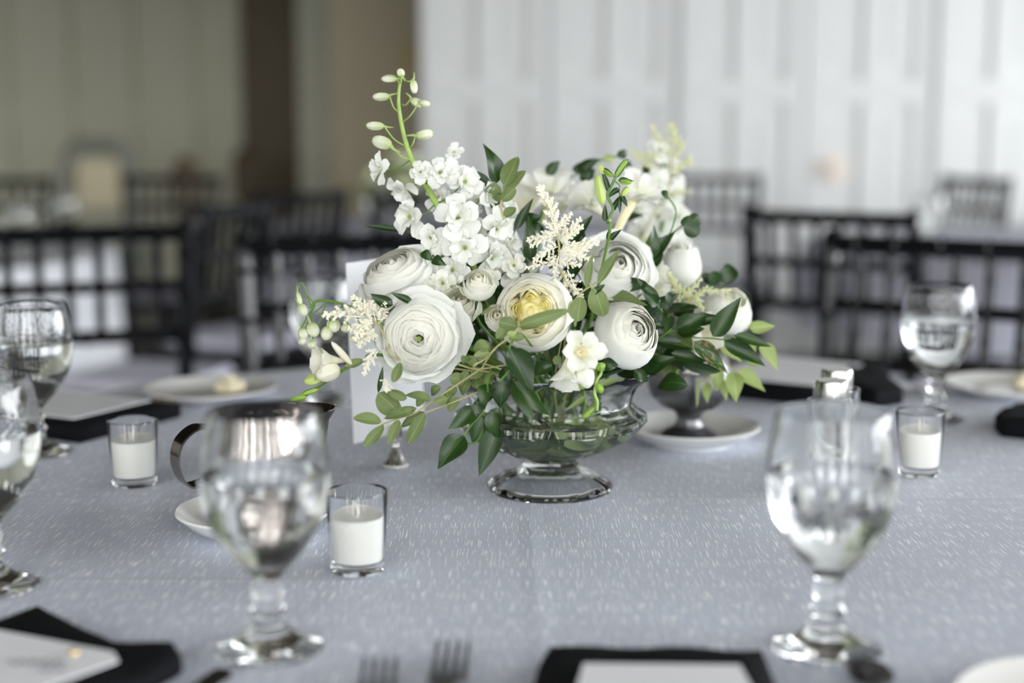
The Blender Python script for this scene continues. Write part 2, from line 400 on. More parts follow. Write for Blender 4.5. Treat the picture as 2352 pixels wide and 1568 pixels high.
while x < RX:
    put('panel', pm, wallb, Matrix.Translation((x, WY - 0.01 + (0.015 if i % 2 else 0), 0))); x += pw; i += 1
# left far wall, set back, greyer vertical boards
wallf = struct('wall_far', MB().box(((LX + RX) / 2, FY + 0.10, CZ / 2), (RX - LX, 0.2, CZ)), M['walldim'])
pm2 = MB().box((0, 0, CZ / 2), (0.36, 0.05, CZ - 0.02)).box((-0.20, -0.01, CZ / 2), (0.05, 0.07, CZ - 0.02)).mesh('panel', M['walldim'], False)
x = LX + 0.2
xe = (570 - 1176) / F_PX * FY
while x < xe - 0.2: put('panel', pm2, wallf, Matrix.Translation((x, FY - 0.03, 0))); x += 0.43
for z in (1.22,):
    struct('trim_1', MB().box(((LX + xe) / 2, FY - 0.1, z), (xe - LX, 0.04, 0.10)), M['walldim'])
# doorway with a brown door leaf, pale jamb, beige wall, bronze sconce
dx0, dx1 = xe, (712 - 1176) / F_PX * (FY - .1)
door = put('door_1', MB().box(((dx0 + dx1) / 2, FY - 0.06, CZ / 2), (dx1 - dx0, 0.08, CZ)).mesh('door_1', M['brown'], False), kind='structure')
for s in (0, 1):
    put('panel', MB().box(((dx0 + dx1) / 2, FY - 0.115, 0.6 + s * 1.1), ((dx1 - dx0) * 0.7, 0.03, 0.9)).mesh('panel', M['brown'], False), door, Matrix.Identity(4))
put('door_handle', MB().ball((dx1 - 0.06, FY - 0.14, 1.0), 0.03).mesh('door_handle', M['gold']), door)
jx = (740 - 1176) / F_PX * 9.5
struct('trim_2', MB().box((jx, 9.6, CZ / 2), (0.20, 0.7, CZ)), M['walldim'])
struct('wall_middle', MB().box(((765 - 1176) / F_PX * 8.2 / 2 + PX0 / 2, 8.3, CZ / 2), (PX0 - (765 - 1176) / F_PX * 8.2, 0.2, CZ)), M['beige'])
struct('shade_slab', MB().box(((LX + PX0 - 0.02) / 2, 6.5, 2.45), (PX0 - 0.02 - LX, 7.0, 0.78)).box(((LX + PX0 - 0.02) / 2, 3.0, 2.35), (PX0 - 0.02 - LX, 0.2, 1.0)), M['ceil'])   # unseen balcony-like slab and front beam, added to shade the upper left wall
sc = empty('wall_sconce', at(945, 150, 8.1), 0, 'small bronze sconce on the beige wall beside the white partition', 'sconce')
put('backplate', MB().lathe([(0.0, 0), (0.05, 0), (0.05, 0.02), (0.0, 0.02)], 12).mesh('backplate', M['gold']), sc, Matrix.Rotation(pi / 2, 4, 'X'), local=True)
put('lamp_shade', MB().lathe([(0.05, 0), (0.035, 0.16), (0.032, 0.16), (0.045, 0)], 16).mesh('lamp_shade', M['gold']), sc, Matrix.Translation((0, -0.07, -0.03)), local=True)
pl = put('wall_plate', MB().box((0, 0, 0), (0.12, 0.02, 0.12)).box((0, -0.015, 0), (0.05, 0.02, 0.06)).mesh('wall_plate', mat('peach_plastic', (0.75, 0.66, 0.58), 0.5), False),
         None, Matrix.Translation(at(1912, 388, 6.92)), 'small square peach wall plate on the white partition above the chairs', 'wall plate')

# ------------------------------------------------------------------ tables and cloths
TC = V((0.035, 1.40, 0)); TR = 0.80
def cloth_mesh(name, m, R, drop=0.24, folds=14, seed=0):
    n = 112; vs = [(0, 0, 0)]; fs = []
    rings = [(R * t, 0.0, 0) for t in (0.15, 0.3, 0.45, 0.6, 0.75, 0.88, 0.96)] + [(R, -0.002, 0), (R + 0.006, -0.010, 0.1)] + \
            [(R + 0.008 + 0.03 * t, -0.01 - drop * t, 0.1 + t) for t in (0.1, 0.25, 0.45, 0.7, 1.0)]
    for (r, z, a) in rings:
        for i in range(n):
            th = 2 * pi * i / n
            rr = r + (0.022 * a * sin(folds * th + 1.3 * sin(3 * th + seed)) if a else 0)
            vs.append((rr * cos(th), rr * sin(th), z))
    for i in range(n): fs.append((0, 1 + i, 1 + (i + 1) % n))
    for k in range(len(rings) - 1):
        for i in range(n):
            j = (i + 1) % n; fs.append((1 + k * n + i, 1 + (k + 1) * n + i, 1 + (k + 1) * n + j, 1 + k * n + j))
    return mesh(name, vs, fs, m)
tb0 = empty('round_table', (TC.x, TC.y, 0), 0, 'round banquet table in front under the slubbed lavender grey cloth', 'table')
put('tabletop', MB().lathe([(0, 0), (TR - 0.01, 0), (TR - 0.004, 0.012), (TR - 0.01, 0.024), (0, 0.024)], 48).mesh('tabletop', M['tablewood']), tb0, Matrix.Translation((0, 0, TZ - 0.028)), local=True)
lg = MB().tube([(0, 0, 0), (0, 0, TZ - 0.03)], 0.02, 8).mesh('leg', M['dullsteel'])
for a in range(4):
    put('leg', lg, tb0, Matrix.Translation((0.5 * cos(a * pi / 2 + .6), 0.5 * sin(a * pi / 2 + .6), 0)), local=True)
put('tablecloth', cloth_mesh('tablecloth', M['cloth'], TR), None, Matrix.Translation((TC.x, TC.y, TZ)), 'lavender grey tablecloth with shiny woven slubs, under the flower centrepiece', 'tablecloth')
others = [((-1.98, 4.12), 'cloth3', 'left', 'white'), ((-0.20, 5.35), 'cloth2', 'behind the tall white flower stalk', 'pale lilac'),
          ((1.75, 4.5), 'cloth2', 'right behind the black chairs', 'pale lilac'), ((3.35, 5.95), 'cloth3', 'far right corner', 'white')]
cmesh = {k: cloth_mesh('tablecloth', M[k], 0.8, 0.62 if k == 'cloth3' else 0.24, 14, 2) for k in ('cloth2', 'cloth3')}
for (xy, mk, where, colr) in others:
    copy_tree(tb0, (xy[0], xy[1], 0), 0.3, 'round banquet table under the %s cloth, %s' % (colr, where))
    put('tablecloth', cmesh[mk], None, Matrix.Translation((xy[0], xy[1], TZ)), '%s cloth on the background table, %s' % (colr, where), 'tablecloth')

# ------------------------------------------------------------------ chiavari chairs
def bamboo(p0, p1, r, rings=(0.12, 0.3, 0.5, 0.7, 0.88), n=8):
    p0, p1 = V(p0), V(p1); ts = [(0, 1)]
    for q in rings: ts += [(q - 0.012, 1), (q, 1.35), (q + 0.012, 1)]
    ts.append((1, 1))
    return [p0.lerp(p1, t) for t, _ in ts], [r * s for _, s in ts]
def tube_mesh(name, p0, p1, r, rings=(0.12, 0.3, 0.5, 0.7, 0.88)):
    a, b_ = bamboo(p0, p1, r, rings); return MB().tube(a, b_, 8).mesh(name, M['chair'])
def make_chair(label):
    t = empty('chiavari_chair', (0, 0, 0), 0, label, 'chair')
    hw = 0.195; zt = 0.92; K = 1.28
    def back(z): return -0.20 - 0.06 * max(0, (z - 0.45)) / 0.47      # y of the back posts (back leans away)
    for s in (-1, 1):
        pts, rad = [], []
        for (z0, z1) in ((0, 0.45), (0.45, zt)):
            a, b_ = bamboo((s * (hw - (0.01 if z1 > .5 else 0)), back(z0) - (0.02 if z0 == 0 else 0), z0), (s * hw, back(z1), z1), 0.0125 * K)
            pts += a[:-1] if z0 == 0 else a; rad += b_[:-1] if z0 == 0 else b_
        pts.append(V((s * hw, back(zt), zt + 0.012))); rad.append(0.007)
        put('back_post', MB().tube(pts, rad, 8).mesh('back_post', M['chair']), t, local=True)
        put('leg', tube_mesh('leg', (s * 0.19, 0.20, 0), (s * 0.185, 0.19, 0.44), 0.013), t, local=True)
        put('stretcher', tube_mesh('stretcher', (s * 0.19, 0.19, 0.20), (s * 0.19, -0.21, 0.20), 0.008, (0.5,)), t, local=True)
    for (z, r) in ((0.905, 0.0125), (0.80, 0.009), (0.70, 0.011)):
        put('rail', tube_mesh('rail', (-hw, back(z), z), (hw, back(z), z), r * K), t, local=True)
    for i in range(6):
        xx = -hw + (i + 1) * 2 * hw / 7
        put('spindle', tube_mesh('spindle', (xx, back(0.70), 0.70), (xx, back(0.905), 0.905), 0.0068 * K, (0.25, 0.75)), t, local=True)
    for y in (0.19, -0.21): put('stretcher', tube_mesh('stretcher', (-0.19, y, 0.16), (0.19, y, 0.16), 0.008, (0.5,)), t, local=True)
    put('seat', MB().box((0, 0, 0.443), (0.40, 0.41, 0.022)).mesh('seat', M['chair'], False), t, local=True)
    put('cushion', MB().lathe([(0, 0), (0.19, 0), (0.215, 0.012), (0.20, 0.035), (0, 0.042)], 24, mod=lambda r, z, a: r * (1 / max(abs(cos(a)), abs(sin(a)))) ** 0.7 * 0.85).mesh('cushion', M['cushion']), t, Matrix.Translation((0, 0, 0.455)), local=True)
    return t
def chair_at(px, d, face, label, first=[None]):
    """back's top rail centre at pixel column px, depth d; face = direction the sitter looks (angle of local +Y)"""
    p = at(px, 560, d); th = face - pi / 2
    # the back is 0.26 behind the chair's origin
    ox = p.x + 0.26 * cos(face); oy = p.y + 0.26 * sin(face)
    if first[0] is None:
        first[0] = make_chair(label); o = first[0]; o.location = (ox, oy, 0); o.rotation_euler = (0, 0, th)
        WM[o.name] = Matrix.Translation((ox, oy, 0)) @ Matrix.Rotation(th, 4, 'Z'); return o
    return copy_tree(first[0], (ox, oy, 0), th, label)
D = radians
chairs = [
    (2165, 2.42, D(-122), 'black bamboo-style chair at the front table behind the far right water goblet'),
    (815, 2.50, D(-72), 'black bamboo-style chair at the front table behind the standing white card'),
    (190, 2.74, D(108), 'large black bamboo-style chair on the left, its back turned, before the white cloth'),
    (1900, 3.25, D(60), 'black bamboo-style chair between the flowers and the far right goblet, second row'),
    (545, 3.55, D(165), 'black chair seen side-on left of the white card, second row'),
    (700, 4.2, D(150), 'black chair overlapping the side-on chair, left of the white card'),
    (1630, 5.9, D(75), 'distant greyish black chair just right of the bouquet'),
    (2235, 5.6, D(200), 'small distant black chair at the far right before the white partition'),
    (0, 5.6, D(-80), 'distant black chair at the far left edge, facing the camera'),
    (400, 5.8, D(-100), 'distant black chair behind the large left chair, facing the camera'),
    (2590, 3.3, D(95), 'black chair cut by the right edge, behind the nearest right chair'),
    (1010, 4.15, D(80), 'black chair hidden largely behind the white flower stalk'),
]
for c in chairs: chair_at(*c)

# two dark slim pedestals and a pale arched chair far left
def pedestal(px, ytop, d, label, h=None):
    top = at(px, ytop, d)
    e = empty('lantern_stand', (top.x, top.y, 0), 0, label, 'stand')
    put('base', MB().lathe([(0, 0), (0.14, 0), (0.13, 0.03), (0.03, 0.06), (0, 0.06)], 16).mesh('base', M['chair']), e, local=True)
    put('pole', MB().tube([(0, 0, 0.05), (0, 0, top.z - 0.32)], 0.028, 8).mesh('pole', M['chair']), e, local=True)
    dk = M['dullsteel'] if False else M['brown']
    put('lantern', MB().lathe([(0.05, 0), (0.075, 0.03), (0.075, 0.24), (0.05, 0.30), (0.01, 0.33), (0, 0.33)], 12).mesh('lantern', dk), e, Matrix.Translation((0, 0, top.z - 0.33)), local=True)
pedestal(425, 355, 7.6, 'slim dark stand against the left wall, nearer the pale arched chair')
pedestal(560, 335, 8.6, 'slim dark stand beside the brown door')
ar = at(225, 330, 7.4)
e = empty('arched_chair', (ar.x, ar.y, 0), 0, 'pale grey arched high-back chair with a cream cushion at the far left', 'chair')
gm = mat('pale_grey_frame', (0.22, 0.225, 0.19), 0.5)
pts = spline([(-0.27, 0, 0), (-0.22, 0, 0.5), (-0.16, 0, ar.z - 0.12), (-0.11, 0, ar.z - 0.02), (0, 0, ar.z - 0.01), (0.11, 0, ar.z - 0.02), (0.15, 0, ar.z - 0.12), (0.19, 0, 0.5), (0.22, 0, 0)], 5)
put('back_frame', MB().tube(pts, 0.04, 8).mesh('back_frame', gm), e, local=True)
put('cushion', MB().box((0, 0, 0.83), (0.22, 0.05, 0.24)).mesh('cushion', M['beige'], False), e, local=True)
put('seat', MB().box((0, -0.22, 0.46), (0.50, 0.48, 0.06)).mesh('seat', gm, False), e, local=True)
for sx_ in (-1, 1): put('leg', MB().tube([(sx_ * 0.21, -0.42, 0), (sx_ * 0.21, -0.42, 0.44)], 0.02, 8).mesh('leg', gm), e, local=True)

# ------------------------------------------------------------------ glassware
def goblet(loc, label, rz=0, first=[None]):
    if first[0] is not None: return copy_tree(first[0], loc, rz, label)
    t = empty('water_goblet', loc, rz, label, 'glass'); first[0] = t
    out = [(0.0, 0.0015), (0.020, 0.0008), (0.036, 0.0), (0.038, 0.0014), (0.0375, 0.0032), (0.030, 0.0062), (0.020, 0.0105), (0.0125, 0.0165), (0.0098, 0.022),
           (0.0105, 0.0255), (0.0128, 0.029), (0.0105, 0.0325), (0.0088, 0.036), (0.0100, 0.0395), (0.0108, 0.043), (0.0092, 0.047), (0.0092, 0.051), (0.0125, 0.056), (0.0185, 0.0625),
           (0.0255, 0.070), (0.0320, 0.079), (0.0374, 0.0895), (0.0412, 0.101), (0.0433, 0.113), (0.0440, 0.122), (0.0436, 0.133), (0.0422, 0.145), (0.0400, 0.157), (0.0380, 0.1665),
           (0.0373, 0.1680), (0.0364, 0.1672)]
    inn = [(0.0383, 0.157), (0.0405, 0.145), (0.0419, 0.133), (0.0423, 0.122), (0.0416, 0.113), (0.0394, 0.101), (0.0354, 0.0895), (0.0298, 0.079), (0.0228, 0.071), (0.0140, 0.0655), (0.006, 0.0635), (0.0, 0.063)]
    put('glass_body', MB().lathe(out + inn, 40).mesh('glass_body', M['goblet']), t, local=True)
    lv = 0.124; e_ = 0.0003
    wp = [(0.0, 0.063 - e_)] + [(r + e_, z - e_) for (r, z) in inn[::-1][1:] if z < lv] + [(0.0423 + e_, lv), (0.038, lv - 0.0008), (0, lv - 0.0008)]
    put('water', MB().lathe(wp, 40).mesh('water', M['water']), t, local=True)
    return t
G = [(618, 1492, 'stemmed water goblet at front left, before the steel creamer', 0), (1898, 1492, 'stemmed water goblet at front right, before the shakers', 1),
     (-22, 1350, 'stemmed water goblet cut off by the left edge', 2), (84, 1042, 'stemmed water goblet on the left beyond the one cut by the frame', 3),
     (2146, 965, 'stemmed water goblet standing far right beside the bread plate', 4), (747, 925, 'stemmed water goblet behind the green buds, left of the card', 5)]
for (px, py, lb, rz) in G: goblet(on_plane(px, py), lb, rz)

def votive(px, py, label, wick, first=[None]):
    loc = on_plane(px, py)
    if first[0] is not None: o = copy_tree(first[0], loc, wick, label); return o
    t = empty('votive_candle', loc, wick, label, 'candle'); first[0] = t
    put('glass_holder', MB().lathe([(0, 0.0008), (0.019, 0.0), (0.0212, 0.001), (0.0220, 0.004), (0.0226, 0.02), (0.0250, 0.0655), (0.0246, 0.0668), (0.0232, 0.0655), (0.0212, 0.022), (0.0205, 0.0105), (0.018, 0.0085), (0, 0.008)], 40).mesh('glass_holder', M['glass']), t, local=True)
    wx = put('wax', MB().lathe([(0, 0.0088), (0.0175, 0.0088), (0.0198, 0.011), (0.0206, 0.022), (0.0221, 0.0445), (0.0212, 0.0460), (0.019, 0.0452), (0.010, 0.0440), (0, 0.0437)], 36).mesh('wax', M['wax']), t, local=True)
    put('wick', MB().tube(spline([(0, 0, 0.043), (0.001, 0, 0.048), (-0.002, 0, 0.056)], 3), 0.0009, 6).mesh('wick', M['wick']), wx, local=True)
    return t
votive(822, 1310, 'votive candle in clear glass between the front goblet and the vase', 0)
votive(310, 1112, 'votive candle in clear glass standing at the left, left of the creamer handle', 2.6)
votive(2108, 1088, 'votive candle in clear glass at the right behind the front right goblet', 1.2)

# ------------------------------------------------------------------ saucers, creamers, plates
def lathe_obj(name, prof, m, parent, n=48, M_=None, mod=None):
    return put(name, MB().lathe(prof, n, mod=mod).mesh(name, m), parent, M_ if M_ is not None else Matrix.Identity(4), local=True)
def saucer(loc, R, label, cat_='saucer', rise=0.02):
    e = empty(cat_.replace(' ', '_'), loc, 0, label, cat_)
    lathe_obj('well', [(0, 0.002), (R * 0.5, 0.002), (R * 0.52, 0.0), (R * 0.56, 0.0), (R * 0.58, 0.003), (R * 0.58, 0.0065), (R * 0.5, 0.0062), (0, 0.0055)], M['china'], e)
    lathe_obj('rim', [(R * 0.57, 0.003), (R * 0.8, rise * 0.42), (R * 0.985, rise), (R, rise + 0.0012), (R * 0.985, rise + 0.003), (R * 0.79, rise * 0.42 + 0.0042), (R * 0.57, 0.0066)], M['china'], e)
    return e
def creamer(loc, rz, label, m, sc_=1.0):
    e = empty('pedestal_creamer', loc, rz, label, 'creamer')
    def spoutmod(r, z, a):
        if z < 0.045: return r
        k = min(1, (z - 0.045) / 0.05) * max(0, cos(a)) ** 6
        return r * (1 + 0.75 * k)
    Mx = Matrix.Scale(sc_, 4)
    body = [(0, 0.030), (0.010, 0.030), (0.020, 0.031), (0.032, 0.036), (0.041, 0.046), (0.0455, 0.058), (0.0455, 0.070), (0.042, 0.082), (0.040, 0.090), (0.043, 0.100), (0.0415, 0.1005), (0.0385, 0.090), (0.0402, 0.081), (0.0435, 0.069), (0.0435, 0.058), (0.039, 0.047), (0.030, 0.038), (0, 0.034)]
    lathe_obj('bowl', body, m, e, 48, Mx, spoutmod)
    lathe_obj('foot', [(0, 0), (0.029, 0), (0.031, 0.003), (0.026, 0.008), (0.016, 0.013), (0.013, 0.020), (0.014, 0.026), (0.020, 0.032), (0, 0.033)], m, e, 40, Mx)
    h = spline([(-0.041, 0, 0.092), (-0.058, 0, 0.094), (-0.073, 0, 0.082), (-0.076, 0, 0.062), (-0.066, 0, 0.044), (-0.044, 0, 0.048)], 6)
    mb = MB(); vs = []; fs = []
    for i, p in enumerate(h):
        t = (h[min(i + 1, len(h) - 1)] - h[max(i - 1, 0)]).normalized(); nn = V((-t.z, 0, t.x))
        for (a, b_) in ((-1, -1), (1, -1), (1, 1), (-1, 1)): vs.append(p + V((0, a * 0.0105, 0)) + nn * (b_ * 0.0009))
        if i:
            for q in range(4): fs.append(((i - 1) * 4 + q, (i - 1) * 4 + (q + 1) % 4, i * 4 + (q + 1) % 4, i * 4 + q))
    put('handle', mb.add(vs, fs).mesh('handle', m, True), e, Mx, local=True)
    return e
s1 = on_plane(588, 1222); saucer(s1, 0.070, 'white china saucer under the steel creamer at front left')
creamer((s1.x + 0.004, s1.y + 0.004, TZ + 0.0066), D(32), 'shiny dark steel footed creamer behind the front left goblet', M['darksteel'], 1.0)
s2 = on_plane(1586, 1018); saucer(s2, 0.079, 'white china saucer under the dull creamer right of the vase')
creamer((s2.x - 0.002, s2.y + 0.004, TZ + 0.0066), D(95), 'dull grey footed creamer right of the vase under the leaves', M['dullsteel'], 1.05)
for (px, py, lb, rl, off) in ((485, 915, 'white bread plate with a butter roll at far left', 'pale butter pat on the far left bread plate', (0.025, 0.0)),
                 (2322, 906, 'white bread plate with a roll at the far right edge', 'pale butter pat on the far right bread plate', (0.02, 0.0)),
                 (2540, 1690, 'white bread plate corner cut at bottom right', None, (0, 0))):
    p = on_plane(px, py); saucer(p, 0.088, lb, 'bread plate', 0.014)
    if rl:
        mbb = MB()
        for k_ in range(5):
            a_ = 2 * pi * k_ / 5; mbb.ball((0.011 * cos(a_), 0.011 * sin(a_), 0.010), 0.011, 8, 6, sc=(1, 1, 0.8))
        mbb.ball((0, 0, 0.016), 0.010, 8, 6)
        put('butter_rosette', mbb.mesh('butter_rosette', M['bread']), None, Matrix.Translation((p.x + off[0], p.y + off[1], TZ + 0.0072)), rl, 'butter')

# shakers
def shaker(p, label):
    e = empty('shaker', p, 0, label, 'shaker')
    H = 0.112
    lathe_obj('glass_jar', [(0, 0), (0.023, 0), (0.0245, 0.003), (0.0245, H - 0.042), (0.0235, H - 0.028), (0.0238, H - 0.020), (0.022, H - 0.020), (0.0215, H - 0.03), (0.0225, H - 0.044), (0.0225, 0.006), (0, 0.005)], M['glass'], e, 32)
    lathe_obj('salt', [(0, 0.0056), (0.0218, 0.0066), (0.0218, H - 0.088), (0, H - 0.086)], M['wax'], e, 24)
    lathe_obj('steel_cap', [(0.0155, H - 0.028), (0.0162, H - 0.026), (0.0162, H - 0.003), (0.0150, H), (0.0, H + 0.0005)], M['steel'], e, 40)
    return e
def hit(px, py, d):
    p = at(px, py, d); return V((p.x, p.y, TZ))
a_ = hit(1906, 1030, 1.40); shaker(a_, 'glass shaker with steel cap, the nearer of two behind the front right goblet')
shaker(V((a_.x + 0.020, a_.y + 0.066, TZ)), 'glass shaker with steel cap, mostly hidden behind the nearer one')

# card in a small silver holder
b0 = on_plane(908, 1072); ch = empty('card_holder', b0, D(-38), 'small beaded silver card holder left of the vase', 'card holder')
lathe_obj('base', [(0, 0), (0.0120, 0), (0.0130, 0.0015), (0.0125, 0.004), (0.0105, 0.006), (0.0090, 0.010), (0.0060, 0.016), (0.004, 0.020), (0.0, 0.021)], M['silver'], ch, 24)
bd = MB()
for k_ in range(14): bd.ball((0.0122 * cos(k_ * 2 * pi / 14), 0.0122 * sin(k_ * 2 * pi / 14), 0.0026), 0.0024, 8, 6)
bd.ball((0, 0, 0.023), 0.0045, 12, 8); bd.ball((0, 0, 0.0295), 0.0035, 12, 8)
put('beads', bd.mesh('beads', M['silver']), ch, local=True)
put('clip', MB().box((0, 0.0022, 0.037), (0.016, 0.0010, 0.014)).box((0, -0.0022, 0.037), (0.016, 0.0010, 0.014)).box((0, 0, 0.0325), (0.016, 0.0052, 0.0012)).mesh('clip', M['silver'], False), ch, local=True)
mbc = MB().box((0, 0, 0), (0.102, 0.0012, 0.188))
put('table_card', mbc.mesh('table_card', M['card'], False), None, Matrix.Translation((b0.x - 0.008, b0.y + 0.004, TZ + 0.034 + 0.094)) @ Matrix.Rotation(D(48), 4, 'Z') @ Matrix.Rotation(D(-2), 4, 'Y'),
    'blank white card standing in the silver holder, left of the vase', 'card')

# ------------------------------------------------------------------ napkins, menus, cutlery
def slab(name, pts, z0, th, m, **kw):
    """soft folded slab over a plan outline (world xy)"""
    pts = [V((p[0], p[1])) for p in pts]; c = sum(pts, V((0, 0))) / len(pts)
    dense = []
    for i in range(len(pts)):
        a, b_ = pts[i], pts[(i + 1) % len(pts)]
        for k_ in range(6): dense.append(a.lerp(b_, k_ / 6))
    n = len(dense); vs = []; fs = []
    for (s, z) in ((0.97, 0.0), (1.0, 0.2), (1.0, 0.75), (0.985, 1.0), (0.8, 1.08), (0.5, 1.1), (0.2, 1.1)):
        for p in dense:
            q = c + (p - c) * s
            w_ = noise.noise(V((q.x * 25, q.y * 25, 3))) * 0.25 * (1 if s < 1 and z > 0 else 0.3)
            vs.append((q.x, q.y, z0 + th * max(0, z + (w_ if z > 0 else 0))))
    for k_ in range(6):
        for i in range(n): j = (i + 1) % n; fs.append((k_ * n + i, k_ * n + j, (k_ + 1) * n + j, (k_ + 1) * n + i))
    fs.append(tuple(6 * n + i for i in range(n))); fs.append(tuple(range(n - 1, -1, -1)))
    o = V((c.x, c.y, z0)); vs = [V(v) - o for v in vs]
    return put(name, mesh(name, vs, fs, m), kw.pop('parent', None), Matrix.Translation(o), **kw)
def pl_pts(L_, z): return [on_plane(x_, y_, z) for (x_, y_) in L_]
def card_obj(pts, z, label):
    vs = [V((p.x, p.y, z)) for p in pts] + [V((p.x, p.y, z + 0.0012)) for p in pts]; n = len(pts)
    c = sum((V((p.x, p.y, z)) for p in pts), V((0, 0, 0))) / n
    fs = [tuple(range(n)), tuple(range(2 * n - 1, n - 1, -1))] + [(i, i + n, (i + 1) % n + n, (i + 1) % n) for i in range(n)]
    return put('menu_card', mesh('menu_card', [v - c for v in vs], fs, M['card'], False), None, Matrix.Translation(c), label, 'menu card')
def strokes(card, pts, r=0.0009):
    """faint script on a card: pts are world polylines lying on it"""
    mb_ = MB()
    for pl_ in pts: mb_.tube(spline(pl_, 4), r, 4)
    P = WM[card.name]
    put('script', mesh('script', mb_.v, mb_.f, M['ink']), card, Matrix.Identity(4))
# front centre
slab('napkin', pl_pts([(1262, 1488), (1500, 1497), (1752, 1500), (1840, 1700), (1180, 1700), (1236, 1530)], TZ + 0.012), TZ + 0.0005, 0.014, M['napkin'],
     label='black folded napkin under the menu at bottom centre', cat='napkin')
card_obj(pl_pts([(1340, 1526), (1700, 1530), (1790, 1700), (1290, 1700)], TZ + 0.0175), TZ + 0.0175, 'white menu card on the bottom centre black napkin')
# front left
slab('napkin', pl_pts([(-60, 1448), (85, 1400), (262, 1478), (398, 1480), (418, 1512), (300, 1580), (-60, 1660)], TZ + 0.012), TZ + 0.0005, 0.014, M['napkin'],
     label='black folded napkin at the bottom left corner', cat='napkin')
mc = card_obj(pl_pts([(-80, 1432), (0, 1450), (262, 1500), (272, 1520), (-60, 1640)], TZ + 0.0175), TZ + 0.0175, 'white menu card on the bottom left black napkin')
pz = TZ + 0.019
strokes(mc, [pl_pts([(20 + 14 * i + (6 if i % 2 else 0), 1520 + (9 if i % 2 else -5)) for i in range(10)], pz), pl_pts([(90 + 12 * i, 1535 + (8 if i % 2 else -3)) for i in range(6)], pz)])
put('gold_brad', MB().ball((0, 0, 0), 0.0035, 10, 6).mesh('gold_brad', M['gold']), mc, Matrix.Translation(on_plane(170, 1500, pz)))
def setting(ang, r, tag_, wn=0.16, ln=0.24):
    c = V((TC.x + r * cos(ang), TC.y + r * sin(ang)))
    u = V((cos(ang), sin(ang))); v_ = V((-sin(ang), cos(ang)))
    q = lambda a, b_, c0=c: c0 + u * a + v_ * b_
    slab('napkin', [q(-ln / 2, -wn / 2), q(-ln / 2, wn / 2), q(min(ln / 2, 0.785 - r), wn / 2), q(min(ln / 2, 0.785 - r), -wn / 2)], TZ + 0.0005, 0.018, M['napkin'], label='black folded napkin ' + tag_, cat='napkin')
    e1 = min(ln / 2, 0.785 - r) - 0.01
    card_obj([V((*p, 0)) for p in (q(-ln / 2 + 0.03, -wn / 2 + 0.02), q(-ln / 2 + 0.03, wn / 2 - 0.02), q(e1, wn / 2 - 0.02), q(e1, -wn / 2 + 0.02))], TZ + 0.0225, 'white menu card on the black napkin ' + tag_)
setting(D(58), 0.65, 'at the far side, right of the bouquet', 0.19, 0.24)
setting(D(152), 0.66, 'at the far left beyond the votive', 0.17, 0.22)
slab('napkin', pl_pts([(2284, 968), (2330, 945), (2440, 940), (2440, 1000), (2300, 985)], TZ + 0.01), TZ + 0.0005, 0.02, M['napkin'], label='black folded napkin at the right edge beyond the right votive', cat='napkin')
slab('napkin', pl_pts([(1930, 905), (1950, 850), (2000, 842), (2075, 912), (2010, 922)], TZ + 0.01), TZ + 0.0005, 0.022, M['napkin'], label='black bunched napkin end behind the shakers', cat='napkin')
slab('napkin', pl_pts([(190, 930), (270, 918), (400, 925), (360, 950), (210, 958)], TZ + 0.01), TZ + 0.0005, 0.012, M['tablewood'], label='dark brown napkin fold behind the left votive', cat='napkin')

def fork(px, py, label, ang=pi / 2, L_=0.19, first=[None]):
    p = on_plane(px, py, TZ + 0.004)
    if first[0] is not None: return copy_tree(first[0], (p.x, p.y, TZ + 0.0015), ang - pi / 2, label)
    e = empty('dinner_fork', (p.x, p.y, TZ + 0.0015), ang - pi / 2, label, 'fork'); first[0] = e
    for i in range(4):
        x0 = (i - 1.5) * 0.0068
        put('tine', MB().tube(spline([(x0, 0, 0.009), (x0 * 1.02, -0.02, 0.005), (x0, -0.045, 0.003)], 4), [0.0009] + [0.0013] * 4 + [0.0019] * 4, 6).mesh('tine', M['dullsteel']), e, local=True)
    vs = []; fs = []; prof = [(-0.042, 0.0125, 0.0028), (-0.052, 0.0125, 0.0025), (-0.066, 0.009, 0.004), (-0.078, 0.004, 0.008), (-0.11, 0.003, 0.012), (-0.15, 0.006, 0.007), (-0.19, 0.0095, 0.003), (-0.197, 0.006, 0.003)]
    for (y, hw, z) in prof: vs += [(-hw, y, z), (hw, y, z), (hw, y, z - 0.002), (-hw, y, z - 0.002)]
    for i in range(len(prof) - 1):
        for q in range(4): fs.append((i * 4 + q, i * 4 + (q + 1) % 4, (i + 1) * 4 + (q + 1) % 4, (i + 1) * 4 + q))
    fs += [(3, 2, 1, 0), tuple(len(vs) - 4 + i for i in range(4))]
    put('handle', mesh('handle', vs, fs, M['dullsteel']), e, local=True)
    return e
fork(1042, 1492, 'silver fork with tines up at bottom centre, nearer the napkin', D(88))
fork(874, 1530, 'silver fork at bottom centre, left of the other fork', D(92))
